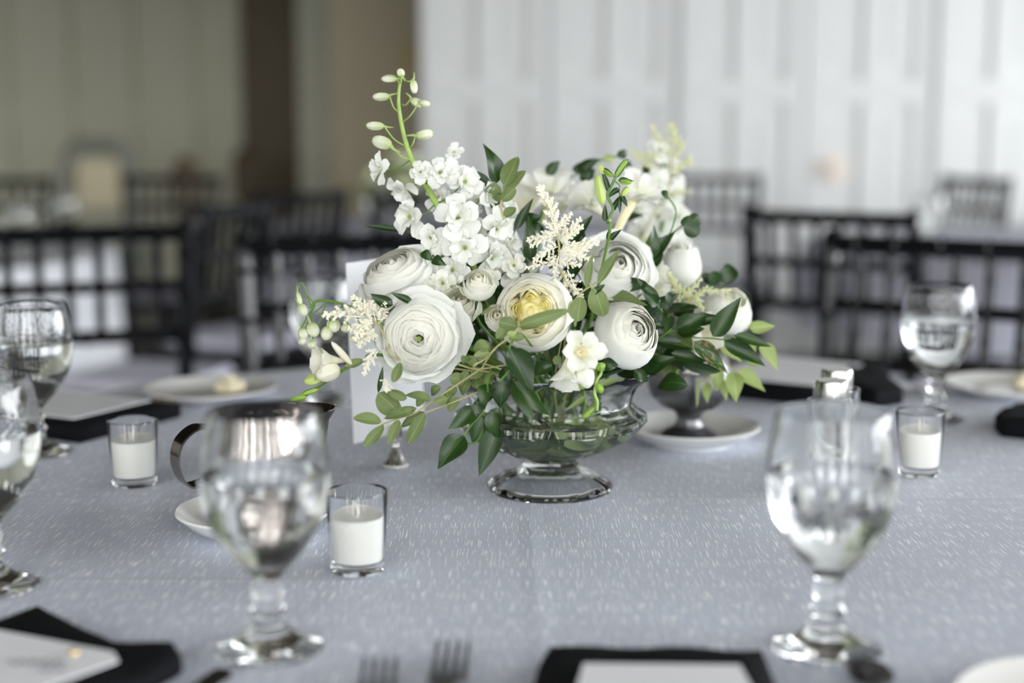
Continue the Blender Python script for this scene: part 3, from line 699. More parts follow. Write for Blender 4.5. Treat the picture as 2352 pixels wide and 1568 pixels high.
def knife(px0, py0, px1, py1, label):
    a, b_ = on_plane(px0, py0), on_plane(px1, py1); a.z = b_.z = TZ + 0.002
    d = (b_ - a); L_ = d.length; e = empty('butter_knife', a, atan2(d.y, d.x), label, 'knife')
    put('blade', MB().add([(0, -0.007, 0), (0.004, -0.009, 0), (0.10, -0.009, 0), (0.11, -0.004, 0), (0.11, 0.004, 0), (0.012, 0.008, 0), (0, 0.002, 0)] +
        [(0, -0.007, 0.0015), (0.004, -0.009, 0.0015), (0.10, -0.009, 0.002), (0.11, -0.004, 0.003), (0.11, 0.004, 0.003), (0.012, 0.008, 0.0015), (0, 0.002, 0.0015)],
        [(6, 5, 4, 3, 2, 1, 0), (7, 8, 9, 10, 11, 12, 13)] + [(i, (i + 1) % 7, (i + 1) % 7 + 7, i + 7) for i in range(7)]).mesh('blade', M['silver'], False), e, local=True)
    put('handle', MB().tube([(0.105, 0, 0.003), (0.13, 0, 0.004), (0.19, 0, 0.005), (0.21, 0, 0.005), (0.214, 0, 0.005)], [0.003, 0.0045, 0.0065, 0.006, 0.002], 8).mesh('handle', M['silver']), e, local=True)
knife(525, 1548, 400, 1640, 'silver knife tip poking in at the bottom left between napkin and goblet')
knife(2150, 905, 1980, 880, 'silver knife at the far right behind the shakers')
sp = on_plane(1992, 1572); e = empty('teaspoon', (sp.x, sp.y, TZ + 0.001), 0, 'silver spoon bowl peeking in at the bottom below the right goblet', 'spoon')
vs = []; fs = []; nn = 14
for k_, s in enumerate((1.0, 0.75, 0.45, 0.15)):
    for i in range(nn):
        a = 2 * pi * i / nn; vs.append((0.016 * s * cos(a), 0.025 * s * sin(a), 0.008 * s * s))
for k_ in range(3):
    for i in range(nn): j = (i + 1) % nn; fs.append((k_ * nn + i, k_ * nn + j, (k_ + 1) * nn + j, (k_ + 1) * nn + i))
fs.append(tuple(3 * nn + i for i in range(nn)))
put('bowl', mesh('bowl', vs, fs, M['dullsteel']), e, local=True)
put('handle', MB().tube([(0, -0.024, 0.008), (0, -0.05, 0.012), (0, -0.10, 0.008), (0, -0.14, 0.004)], [0.0025, 0.0022, 0.004, 0.005], 8).mesh('handle', M['dullsteel']), e, local=True)

# ------------------------------------------------------------------ the vase
VC = on_plane(1263, 1122); VX, VY = VC.x, VC.y
vase = empty('pedestal_vase', (VX, VY, TZ), 0, 'clear cut-glass pedestal vase holding the white flower arrangement', 'vase')
NL = 10
def bowlmod(r, z, a):
    k = max(0.0, 1 - abs(z - 0.062) / 0.034)
    lobe = abs(cos(NL * a / 2)) ** 0.6
    top = max(0.0, (z - 0.108) / 0.014)
    return r * (1 + 0.13 * k * (lobe - 0.6)) * (1 + 0.035 * min(1, top) * cos(NL * a))
bo = [(0.0, 0.030), (0.018, 0.029), (0.026, 0.031), (0.034, 0.035), (0.052, 0.041), (0.070, 0.050), (0.084, 0.060), (0.0925, 0.070), (0.0925, 0.077), (0.084, 0.083), (0.0800, 0.088), (0.0815, 0.096), (0.088, 0.106), (0.0985, 0.116), (0.1045, 0.1215), (0.1055, 0.1235), (0.1035, 0.1245)]
bi = [(0.095, 0.1175), (0.084, 0.108), (0.0775, 0.099), (0.0760, 0.090), (0.0775, 0.083), (0.083, 0.077), (0.0835, 0.070), (0.077, 0.0615), (0.064, 0.0535), (0.047, 0.046), (0.028, 0.0405), (0.0, 0.0385)]
def innmod(r, z, a):
    top = max(0.0, (z - 0.108) / 0.014); return r * (1 + 0.035 * min(1, top) * cos(NL * a))
mbv = MB().lathe(bo, 120, mod=bowlmod); n0 = len(mbv.v)
mbv.lathe(bi, 120, mod=innmod)
o0 = (len(bo) - 1) * 120
for i in range(120): mbv.f.append((o0 + i, o0 + (i + 1) % 120, n0 + (i + 1) % 120, n0 + i))
put('glass_bowl', mbv.mesh('glass_bowl', M['glass']), vase, local=True)
def footmod(r, z, a):
    k = min(1, max(0, (r - 0.022) / 0.03)); n = 8; a2 = (a + pi / 8) % (2 * pi / n) - pi / n
    return r * ((1 - k) + k * (0.7 * cos(pi / n) / cos(a2) + 0.30 + 0.018 * cos(8 * a)) * 1.02)
lathe_obj('foot', [(0, 0.0175), (0.018, 0.0165), (0.034, 0.0125), (0.048, 0.0065), (0.0555, 0.0008), (0.0590, 0.0), (0.0620, 0.0012), (0.0635, 0.0040), (0.0625, 0.0070), (0.057, 0.0110), (0.048, 0.0155), (0.036, 0.0195), (0.029, 0.0220), (0.0265, 0.0235), (0.0290, 0.0262), (0.0265, 0.0285), (0.023, 0.0315), (0, 0.0295)], M['glass'], vase, 96, None, footmod)
wl = 0.0865; ee = 0.0004
wprof = [(0, 0.0385 - ee)] + [(r + ee, z - ee) for (r, z) in bi[::-1][1:] if z < wl] + [(0.0768 + ee, wl), (0, wl)]
lathe_obj('water', wprof, M['vasewater'], vase, 96)

# ------------------------------------------------------------------ petal, leaf and blossom meshes (shared)
MC = {}
def set_along(me, vals):
    a = me.attributes.new('along', 'FLOAT', 'POINT'); a.data.foreach_set('value', vals)
def blade_mesh(kind, mk, var=0):
    """flat organ: base at origin, tip at +Y=1, full width 1 in X, faces +Z"""
    key = ('blade', kind, mk, var)
    if key in MC: return MC[key]
    rr = random.Random(var * 13 + len(kind)); nx, ny = 4, 11
    bend = {'ruscus': 0.10, 'olive': 0.07, 'round': 0.05, 'petal': 0.16, 'bract': 0.12, 'lance': 0.12}[kind] * (1, -0.6, 1.8, 0.3)[var % 4]
    twist = (0.0, 0.5, -0.6, 0.25)[var % 4] * (0.5 if kind == 'petal' else 1)
    side = (0.0, 0.08, -0.09, 0.04)[(var + 1) % 4]
    fold = {'ruscus': 0.30, 'olive': 0.22, 'round': 0.15, 'petal': 0.28, 'bract': 0.6, 'lance': 0.35}[kind]
    def half(t):
        if kind == 'ruscus': return 0.5 * (sin(pi * min(1, t ** 0.72)) ** 0.85) * (1 - 0.35 * t) * 1.22
        if kind == 'lance': return 0.5 * sin(pi * t ** 0.8) ** 0.9
        if kind == 'olive': return 0.5 * (sin(pi * t ** 0.9) ** 0.62) * (1 + 0.035 * (1 if int(t * 22) % 2 else -1))
        if kind == 'round': return 0.5 * (sin(pi * t ** 1.05) ** 0.5)
        if kind == 'bract': return 0.5 * (sin(pi * t ** 0.6) ** 0.8)
        if kind == 'petal': return 0.5 * (0.22 + 0.78 * sin(pi / 2 * min(1, t / 0.65)) ** 1.2) * (1 if t < 0.68 else max(0.0, 1 - ((t - 0.68) / 0.32) ** 2.4) ** 0.5)
    vs = []; al = []
    for j in range(ny + 1):
        t = j / ny; h = max(half(t), 0.004)
        for i in range(nx + 1):
            u = -1 + 2 * i / nx; xx = u * h
            z = bend * 4 * t * (1 - t) + fold * abs(xx) * abs(xx) * 2
            if kind == 'petal': z += 0.05 * sin(u * 5 + var * 2 + t * 3) * t * t - (0.10 * (t - 0.75) if t > 0.75 and var % 2 else 0)
            y = t - (0.04 * abs(u) if kind == 'petal' and t > 0.9 else 0)
            a = twist * (t - 0.3); x2 = xx * cos(a) - z * 0.3 * sin(a); z2 = z + xx * sin(a)
            vs.append((x2 + side * 4 * t * (1 - t), y, z2)); al.append(t)
    fs = [(j * (nx + 1) + i, j * (nx + 1) + i + 1, (j + 1) * (nx + 1) + i + 1, (j + 1) * (nx + 1) + i) for j in range(ny) for i in range(nx)]
    me = mesh(kind, vs, fs, M[mk]); set_along(me, al); MC[key] = me; return me
def cup_petal(kind, mk, var):
    """wrapped petal for a cupped flower: unit rim radius, unit height, centred on +X"""
    key = ('cup', kind, mk, var)
    if key in MC: return MC[key]
    span, c, flare, ruf = {'dome': (2.7, 0.46, 0, 0.012), 'dome2': (2.4, 0.66, 0, 0.016), 'tight': (2.5, 0.78, 0.0, 0.012), 'mid': (2.1, 0.92, 0.03, 0.022), 'open': (1.75, 1.20, 0.10, 0.045), 'skirt': (1.5, 1.75, 0.0, 0.07), 'lip': (1.9, 1.06, 0.12, 0.035)}[kind]
    rr = random.Random(var + 5); nu, nv = 9, 8; vs = []; al = []
    ph = rr.random() * 6
    for j in range(nv + 1):
        v = j / nv
        for i in range(nu + 1):
            u = -1 + 2 * i / nu
            vv = v * (1 - 0.16 * abs(u) ** 3.2 - 0.02 * sin(4 * u + ph))
            wdt = 0.30 + 0.70 * sin(pi / 2 * min(1, v / 0.55))
            th = u * span / 2 * wdt
            r = 0.22 + 0.86 * sin(pi / 2 * min(1, vv / 0.55)) ** 0.9
            if vv > 0.5:
                k_ = (vv - 0.5) / 0.5; r = 1.08 + (c - 1.08) * k_ ** 1.5
            z = vv
            if kind in ('dome', 'dome2') and vv > 0.45:
                f_ = (vv - 0.45) / 0.55 * math.acos(c); r = 1.08 * cos(f_); z = 0.45 + 0.55 * sin(f_) / sin(math.acos(c))
            if kind == 'skirt': z = vv * 0.55 + 0.25 * (1 - vv) ** 2 - 0.18 * max(0, vv - 0.75) * 2; r = 0.15 + 1.8 * vv
            if kind in ('open', 'lip') and vv > 0.85: z -= (vv - 0.85) * 0.8 * (flare * 6); r += flare * (vv - 0.85) / 0.15
            r += ruf * sin(u * 6 + ph) * v * v * 1.2 + ruf * 0.5 * sin(u * 13 + ph * 2) * v ** 4
            vs.append((r * cos(th), r * sin(th), z + ruf * 0.8 * sin(u * 9 + ph) * v ** 3)); al.append(v)
    fs = [(j * (nu + 1) + i, j * (nu + 1) + i + 1, (j + 1) * (nu + 1) + i + 1, (j + 1) * (nu + 1) + i) for j in range(nv) for i in range(nu)]
    me = mesh('petal', vs, fs, M[mk]); set_along(me, al); MC[key] = me; return me
def place_blade(name, B, T, w, kind, mk, parent, var=None, hint=None, rnd=0.5):
    B, T = V(B), V(T); y = (T - B); L_ = y.length; y.normalize()
    h = hint or V((R_.uniform(-rnd, rnd), -1, 0.45 + R_.uniform(-rnd, rnd)))
    z = (h - y * h.dot(y)).normalized(); x = y.cross(z)
    Mx = Matrix((x * w, y * L_, z * min(L_, w * 1.6))).transposed().to_4x4(); Mx.translation = B
    var = R_.randrange(4) if var is None else var
    return put(name, blade_mesh(kind, mk, var), parent, Mx)
def to_vase(p, spread=0.05):
    """end points of a stem running from p into the vase"""
    d = V((p.x - VX, p.y - VY, 0)); k_ = min(1, d.length / 0.2); d = d.normalized() if d.length > 1e-4 else V((0, -1, 0))
    q1 = V((VX, VY, TZ + 0.120)) + d * (0.065 * k_) + V((R_.uniform(-.012, .012), R_.uniform(-.012, .012), 0))
    q2 = V((VX, VY, TZ + 0.052)) - d * (0.03 * k_) + V((R_.uniform(-.03, .03), R_.uniform(-.03, .03), 0))
    return [q1, q1.lerp(q2, 0.5), q2]
def stem_obj(root, p, axis, r=0.0018, mk='stem', extra=0.05):
    p = V(p); axis = V(axis).normalized(); q = to_vase(p)
    pts = spline([p, p - axis * min(extra, (p - q[0]).length * 0.35)] + q, 5)
    return put('stem', MB().tube(pts, r, 6).mesh('stem', M[mk]), root, Matrix.Identity(4))
FACE = lambda dx=0.0, dz=0.2, dy=-1.0: V((dx, dy, dz)).normalized()

def cup_flower(name, c, axis, R, layers, label, cat='flower', calyx=True, centre=None, stem_r=0.0020, group=None, stem=True):
    """layers: (rim radius/R, height/R, petals, kind, material). c = centre of the widest point"""
    axis = V(axis).normalized(); hmax = max(l[1] for l in layers) * R
    base = V(c) - axis * hmax * 0.5
    root = empty(name, base, 0, label, cat, group)
    F = frame(axis, V((0, 0, 1)), base)
    off = R_.random() * 6
    for li, (rho, zt, n, kind, mk) in enumerate(layers):
        off += 2.4
        for i in range(n):
            a = off + 2 * pi * i / n + R_.uniform(-.14, .14)
            s = rho * R * R_.uniform(0.96, 1.05); h = zt * R * R_.uniform(0.95, 1.05)
            tl = 0.16 if kind in ('open', 'skirt', 'lip') else 0.045
            Mx = F @ Matrix.Rotation(a, 4, 'Z') @ Matrix.Rotation(R_.uniform(-tl, tl), 4, 'Y') @ Matrix.Diagonal((s, s, h, 1))
            put('petal', cup_petal(kind, mk, R_.randrange(4)), root, Mx)
    if centre:
        put('centre', centre[0], root, F @ Matrix.Translation((0, 0, centre[1] * R)) @ Matrix.Scale(R, 4))
    if calyx:
        for i in range(5):
            a = i * 2 * pi / 5; d = F.to_3x3() @ V((cos(a), sin(a), 0.15))
            place_blade('sepal', base - axis * 0.001, base + d.normalized() * R * 0.75 + axis * R * 0.05, R * 0.38, 'lance', 'olive', root, hint=-axis)
    if stem: stem_obj(root, base, axis, stem_r)
    return root
eye = MB()
for k_ in range(24):
    a = k_ * 2.4; r = 0.012 * sqrt(k_); eye.ball((r * cos(a), r * sin(a), 0.02 * (1 - r * 5)), 0.014, 6, 4)
EYE = eye.mesh('centre', M['eye'])
def ranunculus_layers(n=19, m='white', skirt=True, H=0.92, full=0.82):
    L_ = []
    for k_ in range(n):
        t = k_ / (n - 1)
        L_.append((0.16 + (full - 0.16) * t ** 0.9, H * (1.0 - 0.10 * t), 3 if t < .5 else 4, 'dome' if t < 0.6 else ('dome2' if t < 0.9 else 'tight'), m))
    if skirt: L_ += [(full * 1.04, H * 0.84, 4, 'mid', 'white2'), (0.80, H * 0.70, 4, 'open', 'white2'), (0.62, H * 0.55, 5, 'skirt', 'white2')]
    return L_
def rose_layers(n=10, m='white', outer='white2', H=1.05, full=0.86):
    L_ = []
    for k_ in range(n):
        t = k_ / (n - 1)
        L_.append((0.15 + (full - 0.15) * t, H * (1.05 - 0.15 * t * t), 3 + (k_ > n // 2), 'dome' if t < 0.55 else ('dome2' if t < .85 else 'tight'), m if t < 0.6 else outer))
    L_ += [(full * 1.05, H * 0.86, 4, 'lip', outer), (0.84, H * 0.72, 4, 'open', outer)]
    return L_

# ---- big blooms
cup_flower('ranunculus', at(966, 772, 1.235), FACE(-0.02, 0.02), 0.037, ranunculus_layers(19), 'large open white ranunculus facing forward at the lower left of the arrangement', calyx=False, centre=(EYE, 0.93))
cup_flower('ranunculus', at(912, 632, 1.31), V((-0.35, -0.45, 0.85)), 0.036, ranunculus_layers(14), 'white ranunculus tilted upward above the large forward-facing one', calyx=False)
cup_flower('ranunculus', at(1440, 768, 1.29), V((0.42, -0.75, 0.35)), 0.0300, ranunculus_layers(15, 'white', False, 1.35, 0.95) + [(0.97, 1.15, 4, 'tight', 'white2'), (0.98, 1.0, 4, 'mid', 'white2')], 'closed white ranunculus turned right, low and right of the yellow rose', calyx=False)
cup_flower('garden_rose', at(1415, 622, 1.37), V((0.12, -0.85, 0.50)), 0.036, rose_layers(9), 'large white garden rose above and right of the yellow-centred rose')
cup_flower('rose_bud', at(1567, 612, 1.45), V((0.05, -0.30, 1.0)), 0.020, [(0.25, 2.5, 3, 'dome', 'white'), (0.45, 2.5, 3, 'dome', 'white'), (0.65, 2.45, 3, 'dome2', 'white2'), (0.85, 2.35, 3, 'dome2', 'white2'), (0.97, 2.2, 3, 'tight', 'white2')], 'tall half-closed white rose behind the right cream astilbe')
cup_flower('rose_bud', at(1672, 712, 1.43), V((0.25, -0.75, 0.75)), 0.023, [(0.25, 1.8, 3, 'dome', 'white'), (0.5, 1.8, 3, 'dome', 'white'), (0.75, 1.75, 3, 'dome2', 'ivory'), (0.95, 1.65, 3, 'dome2', 'white2'), (1.05, 1.4, 3, 'tight', 'white2')], 'round white rose at the right end of the arrangement, a dark leaf across it')
for (px, py, d, ax, R, lb) in ((1100, 655, 1.25, (0.0, -0.75, 0.7), 0.0145, 'small ivory spray rose, topmost of the cluster left of the yellow rose'),
        (1143, 728, 1.23, (-0.05, -0.95, 0.35), 0.0115, 'smallest ivory spray rose, touching the yellow rose'),
        (1058, 703, 1.27, (0.15, -0.8, 0.55), 0.0165, 'ivory spray rose between the large ranunculus and the topmost spray rose')):
    cup_flower('spray_rose', at(px, py, d), V(ax), R, [(0.20, 1.8, 3, 'dome', 'ivory'), (0.34, 1.8, 3, 'dome', 'ivory'), (0.50, 1.76, 3, 'dome2', 'ivory'), (0.66, 1.7, 3, 'tight', 'ivory'), (0.80, 1.6, 3, 'mid', 'white'), (0.94, 1.4, 3, 'mid', 'white'), (0.85, 1.0, 3, 'open', 'greenish')], lb, stem_r=0.0014)

# ---- yellow-centred garden rose with quartered heart
def yellow_rose():
    R = 0.034; axis = V((-0.12, -0.95, 0.16)).normalized(); c = at(1226, 716, 1.235)
    lay = [(0.16, 1.05, 3, 'dome2', 'yellow'), (0.26, 1.0, 3, 'mid', 'yellow'), (0.70, 0.90, 5, 'mid', 'pale'), (0.76, 0.92, 5, 'tight', 'pale'), (0.83, 0.93, 5, 'tight', 'ivory'), (0.89, 0.90, 4, 'tight', 'ivory'), (0.94, 0.84, 4, 'mid', 'white'), (0.95, 0.70, 4, 'mid', 'white2')]
    r = cup_flower('garden_rose', c, axis, R, lay, 'cream garden rose with a folded yellow heart, front centre of the arrangement')
    base = c - axis * 1.05 * R * 0.5; F = frame(axis, V((0, 0, 1)), base)
    hb = MB().ball((0, 0, 0.36), 0.54, 16, 10, sc=(1, 1, 1.02)).mesh('heart', M['yellow']); set_along(hb, [0.9] * len(hb.vertices))
    put('heart', hb, r, F @ Matrix.Scale(R, 4))
    for q in range(5):
        th = q * 2 * pi / 5 + 0.5
        for k_ in range(6):
            sc_ = (0.09 + 0.062 * k_) * R; hh = (1.05 - 0.015 * k_) * R * R_.uniform(0.97, 1.02)
            sh = (0.20 + 0.012 * k_) * R
            Mx = F @ Matrix.Rotation(th + R_.uniform(-.1, .1), 4, 'Z') @ Matrix.Translation((sh, 0, 0)) @ Matrix.Diagonal((sc_ * 1.15, sc_ * 0.78, hh, 1))
            put('inner_petal', cup_petal('dome2', 'yellow' if k_ < 4 else 'pale', R_.randrange(4)), r, Mx)
yellow_rose()

# ---- delphinium
def inner_floret(mk):
    key = ('df', mk)
    if key in MC: return MC[key]
    mb_ = MB()
    for i in range(5):
        a = i * 2 * pi / 5; mb_.ball((0.06 * cos(a), 0.06 * sin(a), 0.10), 0.05, 6, 4, sc=(1, 1, 2.2))
    mb_.tube([(0, 0, 0.02), (0, -0.06, -0.3), (0, -0.02, -0.65)], [0.09, 0.06, 0.015], 6)
    me = mb_.mesh('floret', M[mk]); MC[key] = me; return me
def floret(root, p, axis, R, mk='white2', eye_='greenish', n=13):
    axis = V(axis).normalized(); F = frame(axis, V((0, 0, 1)), V(p), R_.random() * 6)
    fl = put('floret', inner_floret(eye_), root, F @ Matrix.Scale(R, 4))
    for i in range(n):
        ring = 0 if i < 5 else 1
        a = (i * 2 * pi / 5) if ring == 0 else ((i - 5 + 0.5) * 2 * pi / (n - 5))
        tilt = (0.18 if ring == 0 else 0.80) + R_.uniform(-.28, .28); a += R_.uniform(-.15, .15); L_ = (1.0 if ring == 0 else 0.74) * R * R_.uniform(0.82, 1.12)
        dl = V((cos(a) * cos(tilt), sin(a) * cos(tilt), sin(tilt))); B = F @ V((0.06 * cos(a) * R * 1.5, 0.06 * sin(a) * R * 1.5, (0.03 + 0.05 * ring) * R))
        R3 = F.to_3x3(); y = (R3 @ dl).normalized(); hz = axis - y * axis.dot(y); z = hz.normalized(); x = y.cross(z)
        w_ = L_ * (0.82 if ring == 0 else 0.62)
        Mx = Matrix((x * w_, y * L_, z * L_ * 0.8)).transposed().to_4x4(); Mx.translation = B
        put('petal', blade_mesh('petal', mk, R_.randrange(4)), fl, Mx)
    return fl
def budmesh(mk, spur=True):
    key = ('bud', mk, spur)
    if key in MC: return MC[key]
    mb_ = MB()
    prof = [(0.02, 0), (0.18, 0.06), (0.27, 0.2), (0.31, 0.42), (0.30, 0.65), (0.22, 0.86), (0.10, 0.97), (0.0, 1.0)]
    mb_.lathe(prof, 15, mod=lambda r, z, a: r * (1 + 0.08 * cos(5 * a)))
    if spur: mb_.tube([(0, 0, 0.1), (0.16, 0, -0.15), (0.22, 0, -0.5)], [0.12, 0.07, 0.02], 6)
    me = mb_.mesh('bud', M[mk]); MC[key] = me; return me
def bud(root, p, q, w=None, mk='greenish', name='bud', spur=True, tip='bud'):
    """bud from base p to tip q"""
    p, q = V(p), V(q); L_ = (q - p).length; w = w or L_ * 0.5
    Mx = frame(q - p, V((0, 0, 1)), p, R_.random() * 6) @ Matrix.Diagonal((w / 0.6, w / 0.6, L_, 1))
    me = budmesh(mk, spur)
    if 'along' not in me.attributes: set_along(me, [min(1, max(0, v.co.z)) for v in me.vertices])
    b_ = put(name, me, root, Mx)
    if tip:
        tm = MC.get('tip')
        if tm is None:
            t_ = MB()
            for i in range(5):
                a = i * 2 * pi / 5; t_.ball((0.10 * cos(a), 0.10 * sin(a), 0.94), 0.05, 6, 4)
            tm = t_.mesh('tip', M['budgreen']); MC['tip'] = tm
        put('tip', tm, b_, Mx)
    return b_
def tube_part(root, name, pts, r, mk, n=6):
    return put(name, MB().tube(spline(pts, n), r, 6).mesh(name, M[mk]), root, Matrix.Identity(4))
dz = 1.33
del1 = empty('delphinium', at(1085, 640, dz), 0, 'tall white delphinium spire with green buds at its tip, rising on the left', 'flower')
axis_px = [(921, 178), (915, 230), (925, 300), (945, 365), (975, 420), (1010, 480), (1060, 560), (1100, 640)]
axp = [at(x_, y_, dz + 0.01) for (x_, y_) in axis_px]
pts = spline(axp + to_vase(axp[-1]), 5); n_ = len(pts)
put('stem', MB().tube(pts, [0.0012 + 0.0018 * min(1, i / 25) for i in range(n_)], 8).mesh('stem', M['stem2']), del1, Matrix.Identity(4))
# (crop1 coords) base, tip, attach
for (b_, t_, s_, w_) in (((855, 160), (738, 160), (885, 175), 20), ((885, 150), (872, 85), (885, 175), 20), ((965, 165), (980, 268), (900, 150), 19), ((800, 285), (675, 290), (858, 395), 21),
        ((950, 305), (1042, 360), (890, 345), 22), ((1010, 330), (1095, 345), (895, 470), 18), ((760, 500), (628, 495), (905, 640), 22), ((985, 575), (1115, 545), (945, 650), 28), ((815, 640), (672, 595), (950, 745), 32)):
    dd = dz + R_.uniform(-.008, .008)
    P0 = cat(1, *b_, dd); P1 = cat(1, *t_, dd); A = cat(1, *s_, dz + 0.01)
    bud(del1, P0, P1, w_ * 2.0 / 3.137 * dz / F_PX * 1.35)
    tube_part(del1, 'pedicel', [A, A.lerp(P0, 0.5) + V((0, -0.004, -0.003)), P0], 0.0006, 'stem2', 4)
fl = [(878, 388, 37, (-0.8, -0.5, 0.1), 0), (966, 396, 30, (0.1, -0.9, 0.1), -.01), (1012, 398, 42, (0.1, -1, 0.25), -.01), (1066, 418, 44, (0.45, -0.9, 0.2), -.005), (928, 432, 38, (-0.5, -0.6, -0.5), 0.005),
      (944, 497, 47, (-0.45, -0.9, 0.0), -.01), (1052, 502, 56, (0.05, -1, 0.1), -.022), (992, 545, 42, (-0.3, -0.9, -0.1), -.012), (1068, 568, 50, (0.1, -1, 0.0), -.018), (1112, 455, 44, (0.7, -0.6, 0.2), .01),
      (1135, 525, 52, (0.6, -0.8, 0.1), .0), (1125, 590, 48, (0.4, -0.9, -0.2), -.0), (1040, 620, 40, (-0.1, -1, -0.1), -.01), (1165, 560, 40, (0.8, -0.6, 0.0), .012), (1010, 455, 34, (-0.2, -0.8, 0.4), .02),
      (1080, 470, 40, (0.2, -0.5, 0.6), .03), (1095, 535, 40, (0.3, -0.9, 0.3), .01), (1000, 640, 34, (-0.3, -1, 0.1), -.02), (1160, 490, 36, (0.6, -0.6, 0.4), .03), (1165, 620, 38, (0.5, -0.8, 0.1), 0.015),
      (1045, 350, 22, (-.2, -.8, .5), .0), (968, 600, 30, (-0.5, -0.8, -0.1), -.005)]
for (x_, y_, r_, ax, do) in fl:
    P = at(x_, y_, dz + do); rr_ = r_ * dz / F_PX
    f_ = floret(del1, P, V(ax) + V((R_.uniform(-.15, .15), 0, R_.uniform(-.15, .15))), rr_, 'white2')
    near = min(pts, key=lambda q: (q - P).length + (0.5 if q.z > P.z + 0.03 else 0))
    tube_part(del1, 'pedicel', [near, near.lerp(P, 0.5) + V((0, 0, -0.004)), P - V(ax).normalized() * rr_ * 0.3], 0.0008, 'stem', 3)
# second delphinium, back right
d2 = 1.60
del2 = empty('delphinium', at(1500, 640, d2), 0, 'blurred white delphinium spire at the back right beside the cream astilbe tips', 'flower')
ax2 = [at(x_, y_, d2) for (x_, y_) in ((1518, 330), (1528, 420), (1520, 520), (1480, 620), (1430, 700))]
p2 = spline(ax2 + to_vase(ax2[-1]), 5); put('stem', MB().tube(p2, 0.0022, 6).mesh('stem', M['stem']), del2, Matrix.Identity(4))
for (x_, y_, r_) in ((1512, 345, 30), (1530, 385, 36), (1505, 420, 40), (1540, 450, 36), (1560, 500, 34), (1510, 500, 42), (1475, 540, 44), (1550, 560, 36), (1500, 590, 44), (1465, 480, 34), (1555, 420, 22), (1580, 580, 30), (1495, 370, 24)):
    floret(del2, at(x_, y_, d2 + R_.uniform(-.02, .01)), V((R_.uniform(-.4, .6), -0.8, R_.uniform(-.2, .5))), r_ * d2 / F_PX, 'white2')
# hanging-bud delphinium tip, left
d3 = 1.235
del3 = empty('delphinium_tip', cat(3, 480, 415, d3), 0, 'arching green delphinium tip with closed buds at the far left of the arrangement', 'flower')
tube_part(del3, 'stem', [cat(3, *q, d3 + 0.002 + 0.0005 * i) for i, q in enumerate(((205, 420), (250, 375), (340, 375), (480, 415), (620, 470), (760, 560)))] + to_vase(at(930, 760, 1.28)), 0.0013, 'stem')
for (b_, t_, w_) in (((145, 390), (175, 475), 60), ((205, 515), (245, 610), 75), ((150, 550), (175, 625), 70), ((145, 610), (165, 660), 50), ((330, 540), (300, 630), 75), ((360, 490), (370, 580), 70), ((215, 630), (222, 685), 55), ((120, 315), (150, 400), 30), ((440, 520), (450, 580), 70), ((500, 590), (505, 650), 70)):
    P0 = cat(3, *b_, d3); P1 = cat(3, *t_, d3); w2 = w_ / 2.852 * d3 / F_PX
    bud(del3, P0, P1, w2, 'greenish', tip=None)
    tube_part(del3, 'pedicel', [P0, P0 + V((0.004, 0.003, 0.008)), cat(3, min(480, b_[0] + 90), 400, d3 + 0.004)], 0.0006, 'stem', 3)
tube_part(del3, 'pedicel', [cat(3, 480, 415, d3), cat(3, 490, 370, d3), cat(3, 560, 380, d3)], 0.0008, 'stem', 3)

# ---- astilbe
def plume_mesh(mk, var, dens=3000):
    key = ('plume', mk, var)
    if key in MC: return MC[key]
    rr = random.Random(var * 7 + 1); mb_ = MB(); mb_.tube([(0, 0, 0), (0.01, 0, 0.5), (0, 0, 1)], [0.014, 0.010, 0.004], 5)
    clumps = []
    for i in range(14):
        t = (i + rr.random()) / 14; clumps.append((V((0, 0, t)), 0.035 * (1.1 - t), 0))
    for i in range(15):
        t = (i + 0.5) / 15; a = i * 2.4 + rr.random() * .6; ln = (0.26 * (1 - t) ** 0.7 + 0.015) * rr.uniform(0.7, 1.1)
        for q in range(4):
            f_ = (q + 1) / 4; clumps.append((V((ln * f_ * cos(a), ln * f_ * sin(a), t + ln * f_ * 0.75)), 0.037 * (1.25 - 0.6 * f_) * (1.2 - 0.5 * t), a))
    for i in range(dens):
        c0, cr, a = clumps[rr.randrange(len(clumps))]
        c = c0 + V((rr.gauss(0, 1), rr.gauss(0, 1), rr.gauss(0, 1.1))) * cr * 0.62
        c.x += 0.10 * sin(c.z * 2.2 + var)
        s = 0.0085 * rr.uniform(0.6, 1.3)
        m3 = Matrix.Rotation(rr.random() * 3, 3, V((rr.random(), rr.random(), 1)))
        o = [c + m3 @ (V(k_) * s) for k_ in ((1, 0, 0), (-1, 0, 0), (0, 1, 0), (0, -1, 0), (0, 0, 1.7), (0, 0, -1.7))]
        mb_.add(o, [(0, 2, 4), (2, 1, 4), (1, 3, 4), (3, 0, 4), (2, 0, 5), (1, 2, 5), (3, 1, 5), (0, 3, 5)])
    me = mb_.mesh('plume', M[mk], True); MC[key] = me; return me
def plume(root, B, T, mk, fat=1.0, var=None):
    B, T = V(B), V(T); L_ = (T - B).length
    Mx = frame(T - B, V((0, 1, 0)), B) @ Matrix.Diagonal((L_ * fat, L_ * fat, L_, 1))
    o = put('plume', plume_mesh(mk, R_.randrange(3) if var is None else var), root, Mx); o['kind'] = 'stuff'; return o
def astilbe(label, d, stempts, plumes, mk, crop, fat=1.0, tc='twig'):
    root = empty('astilbe', cat(crop, *stempts[-1], d), 0, label, 'flower')
    sp_ = [cat(crop, *q, d) for q in stempts]
    tube_part(root, 'stem', sp_ + to_vase(sp_[-1]), 0.0010, tc)
    for (b_, t_, f_) in plumes: plume(root, cat(crop, *b_, d + R_.uniform(-.004, .006)), cat(crop, *t_, d + R_.uniform(-.012, .006)), mk, fat * f_)
    return root
